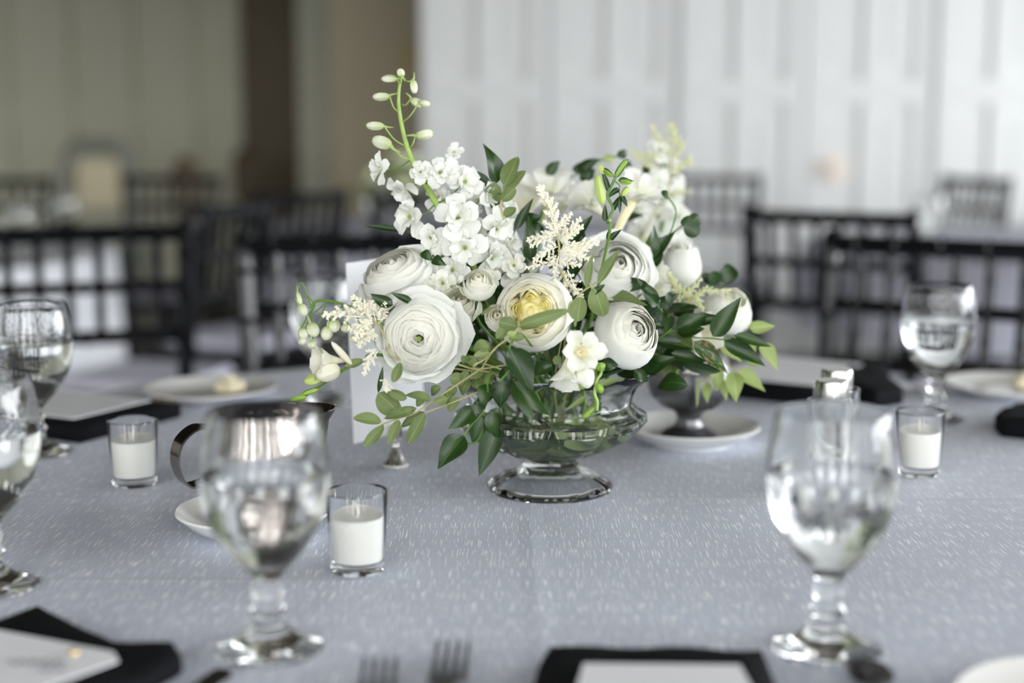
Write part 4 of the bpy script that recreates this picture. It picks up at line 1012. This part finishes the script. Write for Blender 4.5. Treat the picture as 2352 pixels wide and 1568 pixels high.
astilbe('feathery cream astilbe plume standing in the centre above the yellow rose', 1.30, [(540, 640), (600, 800), (640, 950), (640, 1100), (700, 1300)],
        [((625, 850), (478, 528), 0.9), ((560, 700), (480, 530), 0.9), ((620, 830), (722, 705), 1.1), ((630, 900), (798, 755), 1.1), ((640, 900), (822, 830), 1.1), ((640, 990), (900, 875), 1.0), ((640, 1000), (930, 930), .8),
         ((625, 880), (405, 895), 1.1), ((630, 960), (445, 1045), 1.2), ((600, 900), (430, 960), 1.1), ((635, 1030), (610, 1190), 1.5), ((650, 1040), (800, 1100), 1.2), ((700, 1130), (800, 1335), 1.5), ((640, 900), (520, 790), 1.2), ((760, 1000), (880, 1080), 1.2), ((600, 1090), (395, 1115), 0.7)], 'cream', 2)
astilbe('feathery cream astilbe at the left beside the closed green buds', 1.228, [(560, 460), (640, 520), (720, 640), (800, 760)],
        [((560, 480), (290, 465), 0.8), ((600, 470), (480, 410), 1.2), ((590, 440), (490, 330), 1.0), ((600, 500), (520, 640), 1.2), ((620, 560), (540, 690), 1.1), ((640, 520), (600, 370), 1.2), ((660, 480), (700, 380), 1.1), ((650, 600), (570, 640), 1.2),
         ((650, 700), (555, 860), 0.8), ((620, 520), (450, 540), 1.0), ((800, 390), (810, 335), 1.5), ((720, 900), (690, 960), 1.5), ((540, 560), (500, 600), 1.5)], 'cream', 3, 1.35)
astilbe('cream astilbe at the right draped over the round white rose', 1.40, [(730, 400), (600, 470), (480, 560), (300, 700)],
        [((600, 470), (730, 380), 0.9), ((700, 420), (940, 400), 0.5), ((900, 400), (955, 540), 0.5), ((480, 520), (350, 260), 0.8), ((430, 430), (370, 270), 1.0), ((520, 520), (680, 420), 1.1), ((560, 540), (700, 560), 1.1), ((640, 480), (700, 600), 1.0),
         ((460, 540), (480, 640), 1.0), ((500, 470), (660, 300), 0.8), ((440, 560), (400, 470), 1.2), ((330, 560), (190, 600), 1.1), ((250, 500), (170, 400), 1.0), ((560, 500), (490, 380), 1.0)], 'creamgreen', 5, 1.15)
astilbe('pale astilbe tips at the very top right of the arrangement, out of focus', 1.58, [(1450, 300), (1440, 480), (1400, 640), (1300, 760)],
        [((1400, 330), (1290, 90), 0.8), ((1470, 250), (1470, 70), 1.6), ((1450, 300), (1540, 240), 1.4), ((1400, 350), (1150, 260), 0.6), ((1450, 420), (1600, 310), 0.8), ((1450, 560), (1600, 560), 0.8), ((1440, 300), (1370, 200), 1.2), ((1300, 420), (1180, 300), .8), ((1600, 330), (1590, 390), 1.)], 'creamgreen', 2)
astilbe('greenish astilbe low at the back, right of the white garden rose', 1.46, [(1200, 900), (1220, 1000), (1230, 1100)],
        [((1200, 960), (1170, 880), 1.4), ((1220, 980), (1290, 900), 1.4), ((1230, 1010), (1150, 960), 1.4)], 'creamgreen', 2)

# ---- freesias
def freesia_bloom(root, base, axis, R, mk='white', openness=0.9, stamens=True):
    axis = V(axis).normalized(); F = frame(axis, V((0, 0, 1)), V(base), R_.random() * 2)
    me = MC.get('ftube')
    if me is None:
        me = MB().lathe([(0.05, -1.1), (0.09, -0.8), (0.14, -0.45), (0.24, -0.15), (0.32, 0.05), (0.30, 0.05), (0.12, -0.4), (0.0, -0.45)], 12).mesh('throat', M['ivory'])
        set_along(me, [min(1, max(0, v.co.z + 0.8)) for v in me.vertices]); MC['ftube'] = me
    fb = put('bloom', me, root, F @ Matrix.Scale(R, 4)); R3 = F.to_3x3()
    for i in range(6):
        a = i * pi / 3; ring = i % 2; tilt = pi / 2 - openness * (1.0 if ring else 0.85) + R_.uniform(-.1, .1); L_ = R * (1.05 if ring else 0.98)
        dl = V((cos(a) * cos(tilt), sin(a) * cos(tilt), sin(tilt))); B = F @ V((0.22 * cos(a) * R, 0.22 * sin(a) * R, (-0.12 - 0.02 * ring) * R))
        y = (R3 @ dl).normalized(); ins = (axis - y * axis.dot(y)).normalized() ; x = y.cross(ins); w_ = L_ * 0.72
        Mx = Matrix((x * w_, y * L_, ins * L_ * 0.9)).transposed().to_4x4(); Mx.translation = B
        put('petal', blade_mesh('petal', mk, (0, 3, 0, 2)[i % 4]), fb, Mx)
    if stamens:
        st = MC.get('stamen')
        if st is None:
            s_ = MB()
            for i in range(3): s_.tube([(0, 0, -0.3), (0.05 * cos(i * 2.1), 0.05 * sin(i * 2.1), 0.1), (0.09 * cos(i * 2.1), 0.09 * sin(i * 2.1), 0.35)], [0.02, 0.02, 0.035], 5)
            st = s_.mesh('stamen', M['stamen']); MC['stamen'] = st
        put('stamen', st, fb, F @ Matrix.Scale(R, 4))
    return fb
px2m = lambda n, d: n * d / F_PX
# front centre freesia
d4 = 1.20
fr = empty('freesia', cat(4, 1100, 1180, d4 + .03), 0, 'white freesia cluster hanging over the vase rim below the yellow rose', 'flower')
freesia_bloom(fr, cat(4, 1000, 975, d4), FACE(0.15, 0.25), px2m(54, d4), 'white', 0.95)
freesia_bloom(fr, cat(4, 880, 1130, d4 + 0.005), V((-0.1, -0.45, -0.9)), px2m(58, d4), 'white', 0.62, False)
bud(fr, cat(4, 1010, 1060, d4), cat(4, 1060, 1300, d4 - .004), px2m(38, d4), 'white', 'bud', False, None)
for (b_, t_, w_) in (((1130, 1120), (1215, 1085), 18), ((1000, 1250), (1020, 1310), 15), ((1150, 1250), (1185, 1345), 17), ((1120, 1480), (1010, 1565), 14)):
    bud(fr, cat(4, *b_, d4), cat(4, *t_, d4), px2m(w_, d4), 'budgreen', 'green_bud', False, None)
tube_part(fr, 'stem', [cat(4, *q, d4 + 0.004) for q in ((1140, 1500), (1145, 1420), (1120, 1340), (1140, 1230), (1180, 1160), (1150, 1080))] + to_vase(at(1380, 830, 1.27)), 0.0011, 'stem2')
place_blade('bract', cat(4, 1130, 1470, d4), cat(4, 1030, 1560, d4), px2m(14, d4), 'bract', 'olive', fr)
# left freesia
d5 = 1.24
fr2 = empty('freesia', cat(3, 560, 760, d5), 0, 'white freesia with green buds pointing down left at the far left', 'flower')
freesia_bloom(fr2, cat(3, 330, 765, d5), V((-0.85, -0.45, 0.05)), px2m(52, d5), 'ivory', 0.75, False)
bud(fr2, cat(3, 400, 810, d5 - .006), cat(3, 245, 870, d5 - .01), px2m(38, d5), 'ivory', 'bud', False, None)
bud(fr2, cat(3, 290, 870, d5), cat(3, 165, 905, d5), px2m(24, d5), 'bud', 'green_bud', False, None)
bud(fr2, cat(3, 180, 1000, d5), cat(3, 70, 1025, d5), px2m(14, d5), 'budgreen', 'green_bud', False, None)
bud(fr2, cat(3, 260, 950, d5), cat(3, 150, 985, d5), px2m(12, d5), 'budgreen', 'green_bud', False, None)
bud(fr2, cat(3, 480, 790, d5), cat(3, 345, 640, d5), px2m(16, d5), 'ivory', 'bud', False, None)
tube_part(fr2, 'stem', [cat(3, *q, d5 + 0.004) for q in ((110, 1020), (200, 975), (330, 890), (450, 810), (560, 760), (700, 730))] + to_vase(at(960, 800, 1.30)), 0.0016, 'stem')
for (b_, t_, w_) in (((400, 850), (210, 970), 12), ((560, 760), (430, 800), 22), ((180, 1000), (85, 1095), 6)):
    place_blade('bract', cat(3, *b_, d5), cat(3, *t_, d5), px2m(w_, d5), 'lance', 'olive', fr2)
# back freesias
d6 = 1.44
fr3 = empty('freesia', cat(2, 1000, 910, d6), 0, 'white freesia behind the green bud stalk, upper right of centre', 'flower')
freesia_bloom(fr3, cat(2, 1200, 590, d6), V((0.45, -0.55, 0.75)), px2m(62, d6), 'white', 0.95, False)
freesia_bloom(fr3, cat(2, 880, 660, d6), V((-0.65, -0.45, 0.6)), px2m(60, d6), 'white', 0.8, False)
tube_part(fr3, 'stem', [cat(2, 1080, 800, d6), cat(2, 1000, 910, d6)] + to_vase(cat(2, 1000, 910, d6)), 0.0016, 'stem')
tube_part(fr3, 'flower_tube', [cat(2, 1170, 640, d6), cat(2, 1100, 760, d6), cat(2, 1050, 860, d6)], [0.0045] * 13, 'pale')
d7 = 1.50
fr4 = empty('freesia', cat(2, 450, 760, d7), 0, 'large white freesia out of focus behind the central astilbe plume', 'flower')
freesia_bloom(fr4, cat(2, 560, 600, d7), V((0.1, -0.5, 0.8)), px2m(72, d7), 'white', 0.8, False)
freesia_bloom(fr4, cat(2, 400, 700, d7), V((-0.3, -0.7, 0.6)), px2m(60, d7), 'ivory', 0.8, False)
freesia_bloom(fr4, cat(2, 690, 640, d7 + .05), V((0.5, -0.5, 0.7)), px2m(56, d7), 'white', 0.9, False)
tube_part(fr4, 'stem', [cat(2, 520, 700, d7), cat(2, 500, 900, d7)] + to_vase(cat(2, 500, 900, d7)), 0.0018, 'stem')
# freesia bud stalk (green, sharp)
d8 = 1.32
fs_ = empty('freesia_stalk', cat(2, 1000, 910, d8), 0, 'green freesia bud stalk standing upright above the white garden rose', 'flower')
tube_part(fs_, 'stem', [cat(2, *q, d8) for q in ((1060, 430), (1030, 500), (990, 590), (1030, 690), (990, 780), (995, 910))] + to_vase(cat(2, 1000, 930, d8)), 0.0014, 'stem')
for (b_, t_, w_, mk_) in (((955, 660), (915, 440), 22, 'bud'), ((1045, 460), (1130, 330), 15, 'budgreen'), ((960, 440), (925, 365), 13, 'bud'), ((1095, 600), (1145, 530), 16, 'bud'), ((960, 410), (1030, 455), 12, 'budgreen'), ((1075, 490), (1165, 500), 12, 'budgreen')):
    bud(fs_, cat(2, *b_, d8), cat(2, *t_, d8), px2m(w_, d8), mk_, 'green_bud', False, None)
for (b_, t_, w_) in (((1045, 465), (1140, 325), 14), ((995, 570), (945, 395), 13), ((1078, 545), (990, 612), 14), ((1030, 705), (1078, 590), 12), ((1080, 590), (1135, 675), 12), ((1065, 488), (1180, 488), 13), ((972, 780), (972, 655), 14), ((1010, 915), (1092, 835), 15), ((945, 400), (1040, 460), 10), ((1070, 600), (1080, 720), 12), ((990, 920), (1020, 800), 10)):
    place_blade('bract', cat(2, *b_, d8), cat(2, *t_, d8), px2m(w_, d8), 'bract', 'dark', fs_, rnd=0.2)
tube_part(fs_, 'stem', [cat(2, 1030, 480, d8), cat(2, 1075, 520, d8), cat(2, 1070, 560, d8), cat(2, 1085, 600, d8)], 0.0007, 'stem')
# cream blooms low on the right and small filler
d9 = 1.42
fr5 = empty('freesia', cat(5, 700, 950, d9), 0, 'cream freesia half hidden under the right-hand leaves', 'flower')
freesia_bloom(fr5, cat(5, 620, 1040, d9), V((0.1, -0.4, -0.9)), px2m(42, d9), 'ivory', 0.8, False)
freesia_bloom(fr5, cat(5, 700, 800, d9), V((0.3, -0.8, 0.1)), px2m(46, d9), 'ivory', 1.0, False)
stem_obj(fr5, cat(5, 660, 960, d9), V((0.3, -0.6, -0.2)), 0.0014)
fr6 = empty('freesia', cat(5, 250, 300, 1.42), 0, 'white freesia wedged between the white garden rose and the tall rose bud', 'flower')
freesia_bloom(fr6, cat(5, 250, 270, 1.42), V((0.2, -0.8, 0.4)), px2m(34, 1.42), 'white', 0.9, False)
freesia_bloom(fr6, cat(5, 270, 420, 1.42), V((0.2, -0.8, 0.1)), px2m(30, 1.42), 'white', 0.9, False)
stem_obj(fr6, cat(5, 260, 350, 1.44), V((0.2, -0.7, 0.2)), 0.0014)
# white filler blooms between the ranunculus and the spray roses (stock florets)
sk = empty('white_stock', at(1010, 660, 1.30), 0, 'white stock florets between the tilted ranunculus and the spray roses', 'flower')
for (x_, y_, r_, d_) in ((1018, 650, 34, 1.285), (985, 668, 30, 1.29), (1180, 610, 32, 1.33), (1050, 655, 26, 1.30), (1210, 600, 30, 1.36), (1130, 640, 26, 1.32), (1000, 690, 26, 1.28)):
    floret(sk, at(x_, y_, d_), V((R_.uniform(-.4, .3), -0.9, R_.uniform(-.1, .4))), px2m(r_, d_), 'white')
stem_obj(sk, at(1060, 680, 1.33), V((-.3, -.5, .4)), 0.002)

# ------------------------------------------------------------------ foliage sprigs: each a thing, each leaf a part
def sprig(name, label, crop, d, stems, leaves, lk='ruscus', mk='dark', sr=0.0009, smk='stem', vase_from=None, rnd=0.45):
    b0_ = cat(crop, *stems[0][-1], d)
    root = empty(name, b0_, 0, label, 'foliage')
    for i, st_ in enumerate(stems):
        pts_ = [cat(crop, *q, d + 0.002) for q in st_]
        if i == 0: pts_ += to_vase(pts_[-1])
        tube_part(root, 'stem', pts_, sr, smk)
    for lf in leaves:
        (b_, t_, w_) = lf[:3]; m2 = lf[3] if len(lf) > 3 and lf[3] else mk; dd = lf[4] if len(lf) > 4 else 0.0; k2 = lf[5] if len(lf) > 5 else lk
        s_ = CROP[crop][2]; j = R_.uniform(-.004, .004)
        place_blade('leaf', cat(crop, *b_, d + dd + j), cat(crop, *t_, d + dd + j + R_.uniform(-.008, .006)), w_ * 1.14 / s_ * d / F_PX, k2, m2, root, rnd=rnd)
    return root
sprig('huckleberry_sprig', 'olive green huckleberry sprig reaching down left over the card', 3, 1.225,
      [[(670, 1185), (790, 1140), (880, 1115), (980, 1050), (1110, 960), (1330, 815), (1360, 790)], [(1330, 815), (1390, 720), (1420, 690)], [(960, 1105), (1160, 1030), (1330, 960)], [(1170, 785), (1300, 820), (1500, 790)]],
      [((675, 1165), (485, 1140), 75), ((690, 1185), (555, 1325), 72), ((790, 1150), (715, 1310), 62), ((905, 1075), (690, 1145), 62), ((800, 1115), (650, 975), 125, None, .01, 'round'), ((840, 1015), (715, 960), 62),
       ((1000, 1020), (828, 990), 66), ((960, 1105), (845, 1312), 80), ((960, 1100), (800, 1200), 60, None, .006), ((1110, 1010), (1010, 1035), 55), ((1100, 960), (1130, 1080), 60, None, .01), ((1215, 905), (1120, 870), 80, None, .008, 'round'), ((1240, 830), (1200, 905), 60, None, .01),
       ((1300, 800), (1210, 745), 62), ((1390, 650), (1275, 690), 95), ((1390, 720), (1280, 735), 60), ((1330, 815), (1260, 880), 70, None, .015), ((1320, 830), (1400, 920), 80, None, .02), ((1390, 820), (1350, 990), 36, None, .0, 'lance'),
       ((1250, 880), (1200, 990), 80, None, .02), ((1160, 930), (1090, 1000), 60, None, .02), ((1180, 1000), (1110, 1100), 60, None, .01), ((960, 1010), (900, 1060), 55, None, .01), ((880, 1080), (800, 1110), 50), ((1060, 930), (1000, 990), 60, None, .015),
       ((1230, 780), (1200, 730), 50), ((1290, 870), (1300, 950), 80, None, .02, 'round'), ((1370, 900), (1420, 860), 50, None, .02)], 'olive', 'olive', 0.00075, 'twig', rnd=0.35)
sprig('huckleberry_sprig', 'olive huckleberry leaves crossing the face of the yellow-centred rose', 4, 1.19,
      [[(500, 700), (435, 755), (340, 850), (240, 925), (140, 1030), (50, 1130)]],
      [((430, 745), (255, 700), 145, None, 0, 'round'), ((435, 742), (892, 592), 108), ((440, 745), (708, 682), 108), ((345, 850), (495, 850), 60), ((335, 780), (232, 850), 95), ((330, 800), (430, 840), 60, 'lime'), ((170, 920), (28, 950), 120), ((175, 980), (30, 1010), 70), ((100, 640), (200, 560), 30)], 'olive', 'olive', 0.0007, 'twig', rnd=0.25)
sprig('huckleberry_sprig', 'bright olive sprig in front of the white garden rose', 4, 1.22,
      [[(1140, 345), (1010, 430), (930, 520), (880, 600)]],
      [((1045, 400), (1100, 85), 62, None, 0, 'lance'), ((1150, 355), (1347, 48), 85, None, 0, 'lance'), ((1115, 385), (1205, 655), 165, None, 0, 'round'), ((1000, 475), (965, 700), 150, None, .0, 'round'), ((1040, 480), (1215, 365), 55, 'dark', .01), ((950, 680), (945, 748), 26), ((930, 700), (880, 850), 50, 'dark', .01)], 'olive', 'olive', 0.0008, 'twig', rnd=0.2)
sprig('huckleberry_sprig', 'pale olive leaf cluster standing at the top left beside the delphinium', 2, 1.33,
      [[(255, 500), (235, 600), (210, 690), (240, 760)]],
      [((245, 525), (345, 312), 115, None, -.004, 'round'), ((240, 570), (402, 412), 92, None, 0), ((225, 560), (103, 555), 85), ((230, 630), (330, 540), 80), ((235, 610), (150, 590), 70, None, .01), ((240, 740), (332, 682), 70), ((180, 570), (240, 640), 60, None, .008)], 'olive', 'olive', 0.0009, 'twig', rnd=0.25)
sprig('ruscus_branch', 'dark glossy branch rising behind the delphinium to the pointed top leaf', 2, 1.345,
      [[(100, 580), (200, 680), (270, 800), (330, 920), (410, 1095)]],
      [((190, 505), (90, 215), 115), ((145, 530), (-20, 395), 62), ((325, 940), (112, 880), 80), ((325, 840), (458, 608), 58), ((440, 1070), (420, 735), 85), ((395, 1105), (190, 1105), 28), ((100, 580), (240, 740), 70, None, .0, 'lance'), ((400, 800), (520, 740), 90, None, .02), ((700, 940), (885, 730), 85, None, .02), ((520, 880), (420, 760), 60, None, .03), ((830, 920), (700, 860), 90, None, .04)], 'ruscus', 'dark', rnd=0.3)
sprig('ruscus_branch', 'single dark lance leaf sticking out left of the delphinium', 1, 1.35, [[(930, 1262), (1000, 1290), (1080, 1380)]], [((905, 1255), (608, 1220), 36, None, 0, 'lance')], 'lance', 'dark', rnd=0.1)
sprig('ruscus_branch', 'blurred dark green leaf curl at the top back, left of the freesia stalk', 2, 1.52,
      [[(930, 340), (790, 425), (680, 495), (600, 600)], [(930, 340), (1060, 310)]],
      [((780, 410), (935, 330), 70), ((790, 430), (905, 515), 95), ((775, 440), (800, 350), 70), ((550, 440), (650, 345), 70, None, -.02), ((1060, 315), (1130, 262), 55), ((960, 330), (1050, 320), 50, 'lime'), ((840, 470), (900, 400), 70), ((1120, 400), (1150, 340), 50), ((1240, 420), (1300, 400), 60), ((1100, 760), (1260, 730), 60)], 'ruscus', 'dark')
sprig('ruscus_branch', 'dark leaves with a curling tip above the tall rose bud on the right', 2, 1.40,
      [[(1395, 575), (1460, 650), (1482, 720), (1450, 840), (1390, 950)], [(1600, 770), (1520, 815), (1450, 870)]],
      [((1270, 1060), (1325, 800), 98), ((1300, 1045), (1480, 850), 92), ((1245, 1085), (1395, 1010), 105), ((1545, 800), (1650, 878), 105, 'dark', 0, 'round'), ((1570, 800), (1650, 740), 95, 'dark', 0, 'round'), ((1520, 805), (1585, 738), 62, 'dark', 0, 'round'), ((1385, 555), (1420, 625), 45), ((1300, 1080), (1330, 1130), 70, None, .02)], 'ruscus', 'dark', rnd=0.3)
sprig('ruscus_branch', 'dark curled leaves right of the white garden rose', 5, 1.34,
      [[(290, 500), (300, 580), (390, 720), (300, 840)]],
      [((290, 512), (85, 305), 85), ((278, 548), (140, 450), 95), ((310, 585), (345, 825), 95), ((390, 640), (350, 800), 80, None, -.004), ((335, 745), (215, 728), 60), ((270, 560), (60, 495), 30), ((290, 520), (300, 600), 30), ((380, 430), (370, 560), 60, None, .02)], 'ruscus', 'dark', rnd=0.3)
sprig('ruscus_branch', 'pair of dark leaves crossing the round white rose at the right', 5, 1.36,
      [[(960, 845), (860, 860), (760, 850), (600, 840), (440, 780), (250, 850)]],
      [((440, 772), (735, 625), 150), ((560, 690), (878, 655), 100, None, .004), ((450, 790), (700, 760), 130, None, .004), ((775, 835), (1027, 478), 150, None, -.02), ((965, 822), (1305, 925), 90), ((872, 868), (1248, 1102), 130), ((605, 878), (908, 1168), 135, 'spotted', -.008),
       ((250, 860), (600, 955), 115, None, -.004), ((400, 980), (715, 1062), 100), ((480, 620), (615, 548), 130, None, .02), ((420, 640), (560, 580), 100, None, .03)], 'ruscus', 'dark', 0.0008, rnd=0.25)
sprig('ruscus_branch', 'rounded dark leaves above the round white rose at the right', 5, 1.50, [[(880, 350), (800, 420), (700, 560), (500, 800)]],
      [((890, 355), (925, 178), 150, None, 0, 'round'), ((800, 360), (760, 245), 115, None, 0, 'round'), ((740, 350), (680, 258), 70, None, 0, 'round'), ((990, 410), (1122, 562), 60, None, -.02), ((790, 420), (700, 360), 90, None, .0, 'round')], 'round', 'dark', rnd=0.2)
sprig('smilax_branch', 'pale lime leaves drooping at the far right end of the arrangement', 5, 1.43,
      [[(1200, 880), (1100, 860), (960, 850), (860, 900), (700, 900), (400, 900)], [(860, 900), (880, 1060), (1000, 1150)], [(760, 1000), (740, 1180), (650, 1260)]],
      [((1110, 760), (1335, 738), 100), ((830, 900), (1035, 1062), 95), ((1205, 895), (1362, 1142), 118), ((1000, 1140), (1248, 1330), 120), ((945, 1150), (985, 1425), 135), ((790, 1085), (810, 1325), 105), ((870, 1220), (895, 1410), 70, None, .01), ((720, 1240), (725, 1435), 75, None, .03), ((640, 1200), (630, 1480), 26, None, .03, 'lance'),
       ((1050, 760), (1155, 700), 60, None, .02), ((1090, 860), (1160, 1000), 70, None, .02), ((1080, 1060), (1200, 1110), 40), ((390, 1050), (400, 1245), 130, 'olive', -.02), ((450, 1080), (450, 1210), 40), ((1030, 850), (1200, 870), 50)], 'ruscus', 'lime', 0.0008, 'twig', rnd=0.25)
sprig('ruscus_branch', 'dark glossy leaves trailing down in front of the vase on the left', 3, 1.215,
      [[(1215, 1255), (1260, 1190), (1330, 1110), (1370, 1000), (1400, 850)], [(1240, 1310), (1300, 1290), (1360, 1180)]],
      [((1215, 1255), (1042, 1478), 132), ((1290, 1065), (1108, 1213), 92), ((1335, 1125), (1268, 1305), 98), ((1440, 1070), (1345, 1315), 92, 'dark'), ((1440, 1190), (1312, 1523), 118), ((1405, 982), (1285, 1062), 62), ((1300, 1050), (1285, 1120), 60), ((1390, 1090), (1440, 1290), 80, None, -.004), ((1300, 1020), (1330, 1130), 70, None, .005)], 'ruscus', 'dark', rnd=0.3)
sprig('ruscus_branch', 'broad dark leaf with neighbours hanging over the front of the vase bowl', 4, 1.20,
      [[(350, 940), (380, 880), (480, 820)], [(260, 1240), (360, 1130), (380, 1060)]],
      [((355, 935), (566, 1372), 200), ((430, 1290), (725, 1548), 115), ((400, 1230), (560, 1600), 150, None, .01), ((300, 1220), (270, 1480), 150, None, .015), ((180, 1260), (130, 1500), 130, None, .02), ((740, 1080), (570, 1178), 105, None, .02), ((620, 1020), (560, 1120), 90, None, .03),
       ((1190, 1075), (1335, 1090), 105, None, .03), ((1470, 1140), (1608, 1240), 95, None, .04), ((1160, 1270), (1392, 1210), 52, 'olive'), ((1050, 1365), (850, 1500), 42, 'olive'), ((760, 1010), (820, 1100), 70, 'olive', .03), ((600, 1000), (680, 1110), 80, None, .03), ((300, 1110), (380, 1280), 110, None, .03)], 'ruscus', 'dark', rnd=0.3)
sprig('ruscus_branch', 'small dark leaves curling over the left edge of the large ranunculus', 3, 1.25,
      [[(750, 400), (800, 440), (900, 600)]],
      [((748, 402), (600, 325), 66, None, -.02), ((878, 388), (733, 318), 42, None, -.02), ((775, 400), (678, 474), 84, None, -.015), ((855, 400), (798, 440), 62, None, -.01), ((1065, 432), (1000, 342), 52), ((652, 975), (682, 800), 30, None, 0, 'lance'), ((800, 775), (745, 908), 62, 'olive', -.045, 'olive'), ((1200, 250), (1230, 290), 50), ((1010, 100), (1100, 140), 60, None, .03), ((930, 60), (1010, 110), 60, None, .04)], 'ruscus', 'dark', rnd=0.3)
# dense leafy filler deep in the heart of the arrangement, closing the gaps between the blooms
fill = empty('leafy_filler', (VX, VY, TZ + 0.13), 0, 'dense dark leafy filler deep among the blooms above the vase rim', 'foliage')
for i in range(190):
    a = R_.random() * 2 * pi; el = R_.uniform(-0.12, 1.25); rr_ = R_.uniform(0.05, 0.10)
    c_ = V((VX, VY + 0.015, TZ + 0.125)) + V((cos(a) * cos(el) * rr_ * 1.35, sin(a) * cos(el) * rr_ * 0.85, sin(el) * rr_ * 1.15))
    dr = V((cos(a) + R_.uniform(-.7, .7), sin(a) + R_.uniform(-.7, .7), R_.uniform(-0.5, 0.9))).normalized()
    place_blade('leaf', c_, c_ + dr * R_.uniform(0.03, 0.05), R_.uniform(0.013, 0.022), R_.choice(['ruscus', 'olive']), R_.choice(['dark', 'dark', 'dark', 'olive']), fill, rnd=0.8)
for i in range(16):
    a = R_.random() * 2 * pi; q = V((VX + 0.06 * cos(a), VY + 0.05 * sin(a), TZ + 0.13)); 
    tube_part(fill, 'stem', [q, V((VX + 0.045 * cos(a + .3), VY + 0.045 * sin(a + .3), TZ + 0.09)), V((VX + 0.035 * cos(a + 2.6), VY + 0.035 * sin(a + 2.6), TZ + 0.050))], 0.0020, R_.choice(['stem', 'stem2', 'stem']))
for i in range(34):   # submerged leaves and cut ends pressed against the glass
    a = R_.random() * 2 * pi; r_ = R_.uniform(0.03, 0.066); p_ = V((VX + r_ * cos(a), VY + r_ * sin(a), TZ + R_.uniform(0.060, 0.078)))
    place_blade('leaf', p_, p_ + V((-sin(a) * 0.03 * R_.choice([-1, 1]) - cos(a) * .012, cos(a) * 0.03 * R_.choice([-1, 1]) - sin(a) * .012, R_.uniform(-.006, .01))), 0.016, 'ruscus', R_.choice(['dark', 'olive', 'lime', 'olive']), fill, hint=V((cos(a), sin(a), 0)))

# ------------------------------------------------------------------ things on the background tables
def small_centre(x, y, label, seed):
    e = empty('flower_bowl', (x, y, TZ), 0, label, 'flower arrangement')
    lathe_obj('bowl', [(0, 0.001), (0.05, 0), (0.05, 0.01), (0.02, 0.03), (0.07, 0.06), (0.09, 0.10), (0.085, 0.10), (0.06, 0.065), (0, 0.045)], M['glass'], e, 24)
    rr = random.Random(seed)
    for i in range(12):
        a = rr.random() * 2 * pi; el = rr.uniform(0.1, 1.4); p = V((x, y, TZ + 0.12)) + V((cos(a) * cos(el) * 0.11, sin(a) * cos(el) * 0.11, sin(el) * 0.12))
        ax_ = (p - V((x, y, TZ + 0.08))).normalized(); F = frame(ax_, V((0, 0, 1)), p)
        mb_ = MB()
        for k_ in range(3):
            for q in range(4):
                me_ = cup_petal('mid', 'white', q); Mt = Matrix.Rotation(q * pi / 2 + k_ * .8, 4, 'Z') @ Matrix.Diagonal((0.012 + k_ * 0.010, 0.012 + k_ * 0.010, 0.034, 1))
                mb_.add([v.co for v in me_.vertices], [tuple(f.vertices) for f in me_.polygons], Mt)
        put('rose', mb_.mesh('rose', M['white']), e, F)
    for i in range(46):
        a = rr.random() * 2 * pi; el = rr.uniform(-0.3, 1.4); p = V((x, y, TZ + 0.11)) + V((cos(a) * cos(el) * 0.10, sin(a) * cos(el) * 0.10, sin(el) * 0.10))
        d_ = (p - V((x, y, TZ + 0.09))).normalized(); place_blade('leaf', p, p + d_ * 0.07, 0.03, 'ruscus', rr.choice(['dark', 'olive']), e)
small_centre(-1.75, 4.1, 'low white flower bowl on the white-clothed table at the left', 3)
small_centre(-0.42, 5.35, 'low white and green flower bowl behind the delphinium', 4)
gl = [(-1.30, 3.75, 'left white-clothed table, right front'), (-1.60, 3.50, 'left white-clothed table, centre front'), (-1.35, 4.3, 'left white-clothed table, right rear'), (-0.45, 4.75, 'table behind the delphinium, left front'),
      (0.05, 4.75, 'table behind the delphinium, right front'), (1.20, 4.1, 'table behind the right-hand chairs, left front'), (1.55, 3.92, 'table behind the right-hand chairs, middle front'), (1.95, 3.95, 'table behind the right-hand chairs, right front'),
      (2.2, 4.75, 'table behind the right-hand chairs, right rear'), (2.95, 5.45, 'far right corner table, left front'), (3.35, 5.35, 'far right corner table, middle front')]
for (x_, y_, lb) in gl: goblet((x_, y_, TZ), 'distant water goblet, ' + lb, 1.0)
for (x_, y_, ang, lb) in ((-1.45, 3.72, 0.4, 'on the left white-clothed table'), (1.38, 4.0, 0.2, 'on the table behind the right-hand chairs'), (1.78, 3.95, -0.1, 'on the table behind the right-hand chairs, further right')):
    c_ = V((x_, y_)); u = V((cos(ang), sin(ang))); v2 = V((-sin(ang), cos(ang)))
    slab('napkin', [c_ + u * 0.09 + v2 * 0.10, c_ - u * 0.09 + v2 * 0.10, c_ - u * 0.09 - v2 * 0.10, c_ + u * 0.09 - v2 * 0.10], TZ + 0.0005, 0.018, M['napkin'], label='distant black folded napkin ' + lb, cat='napkin')
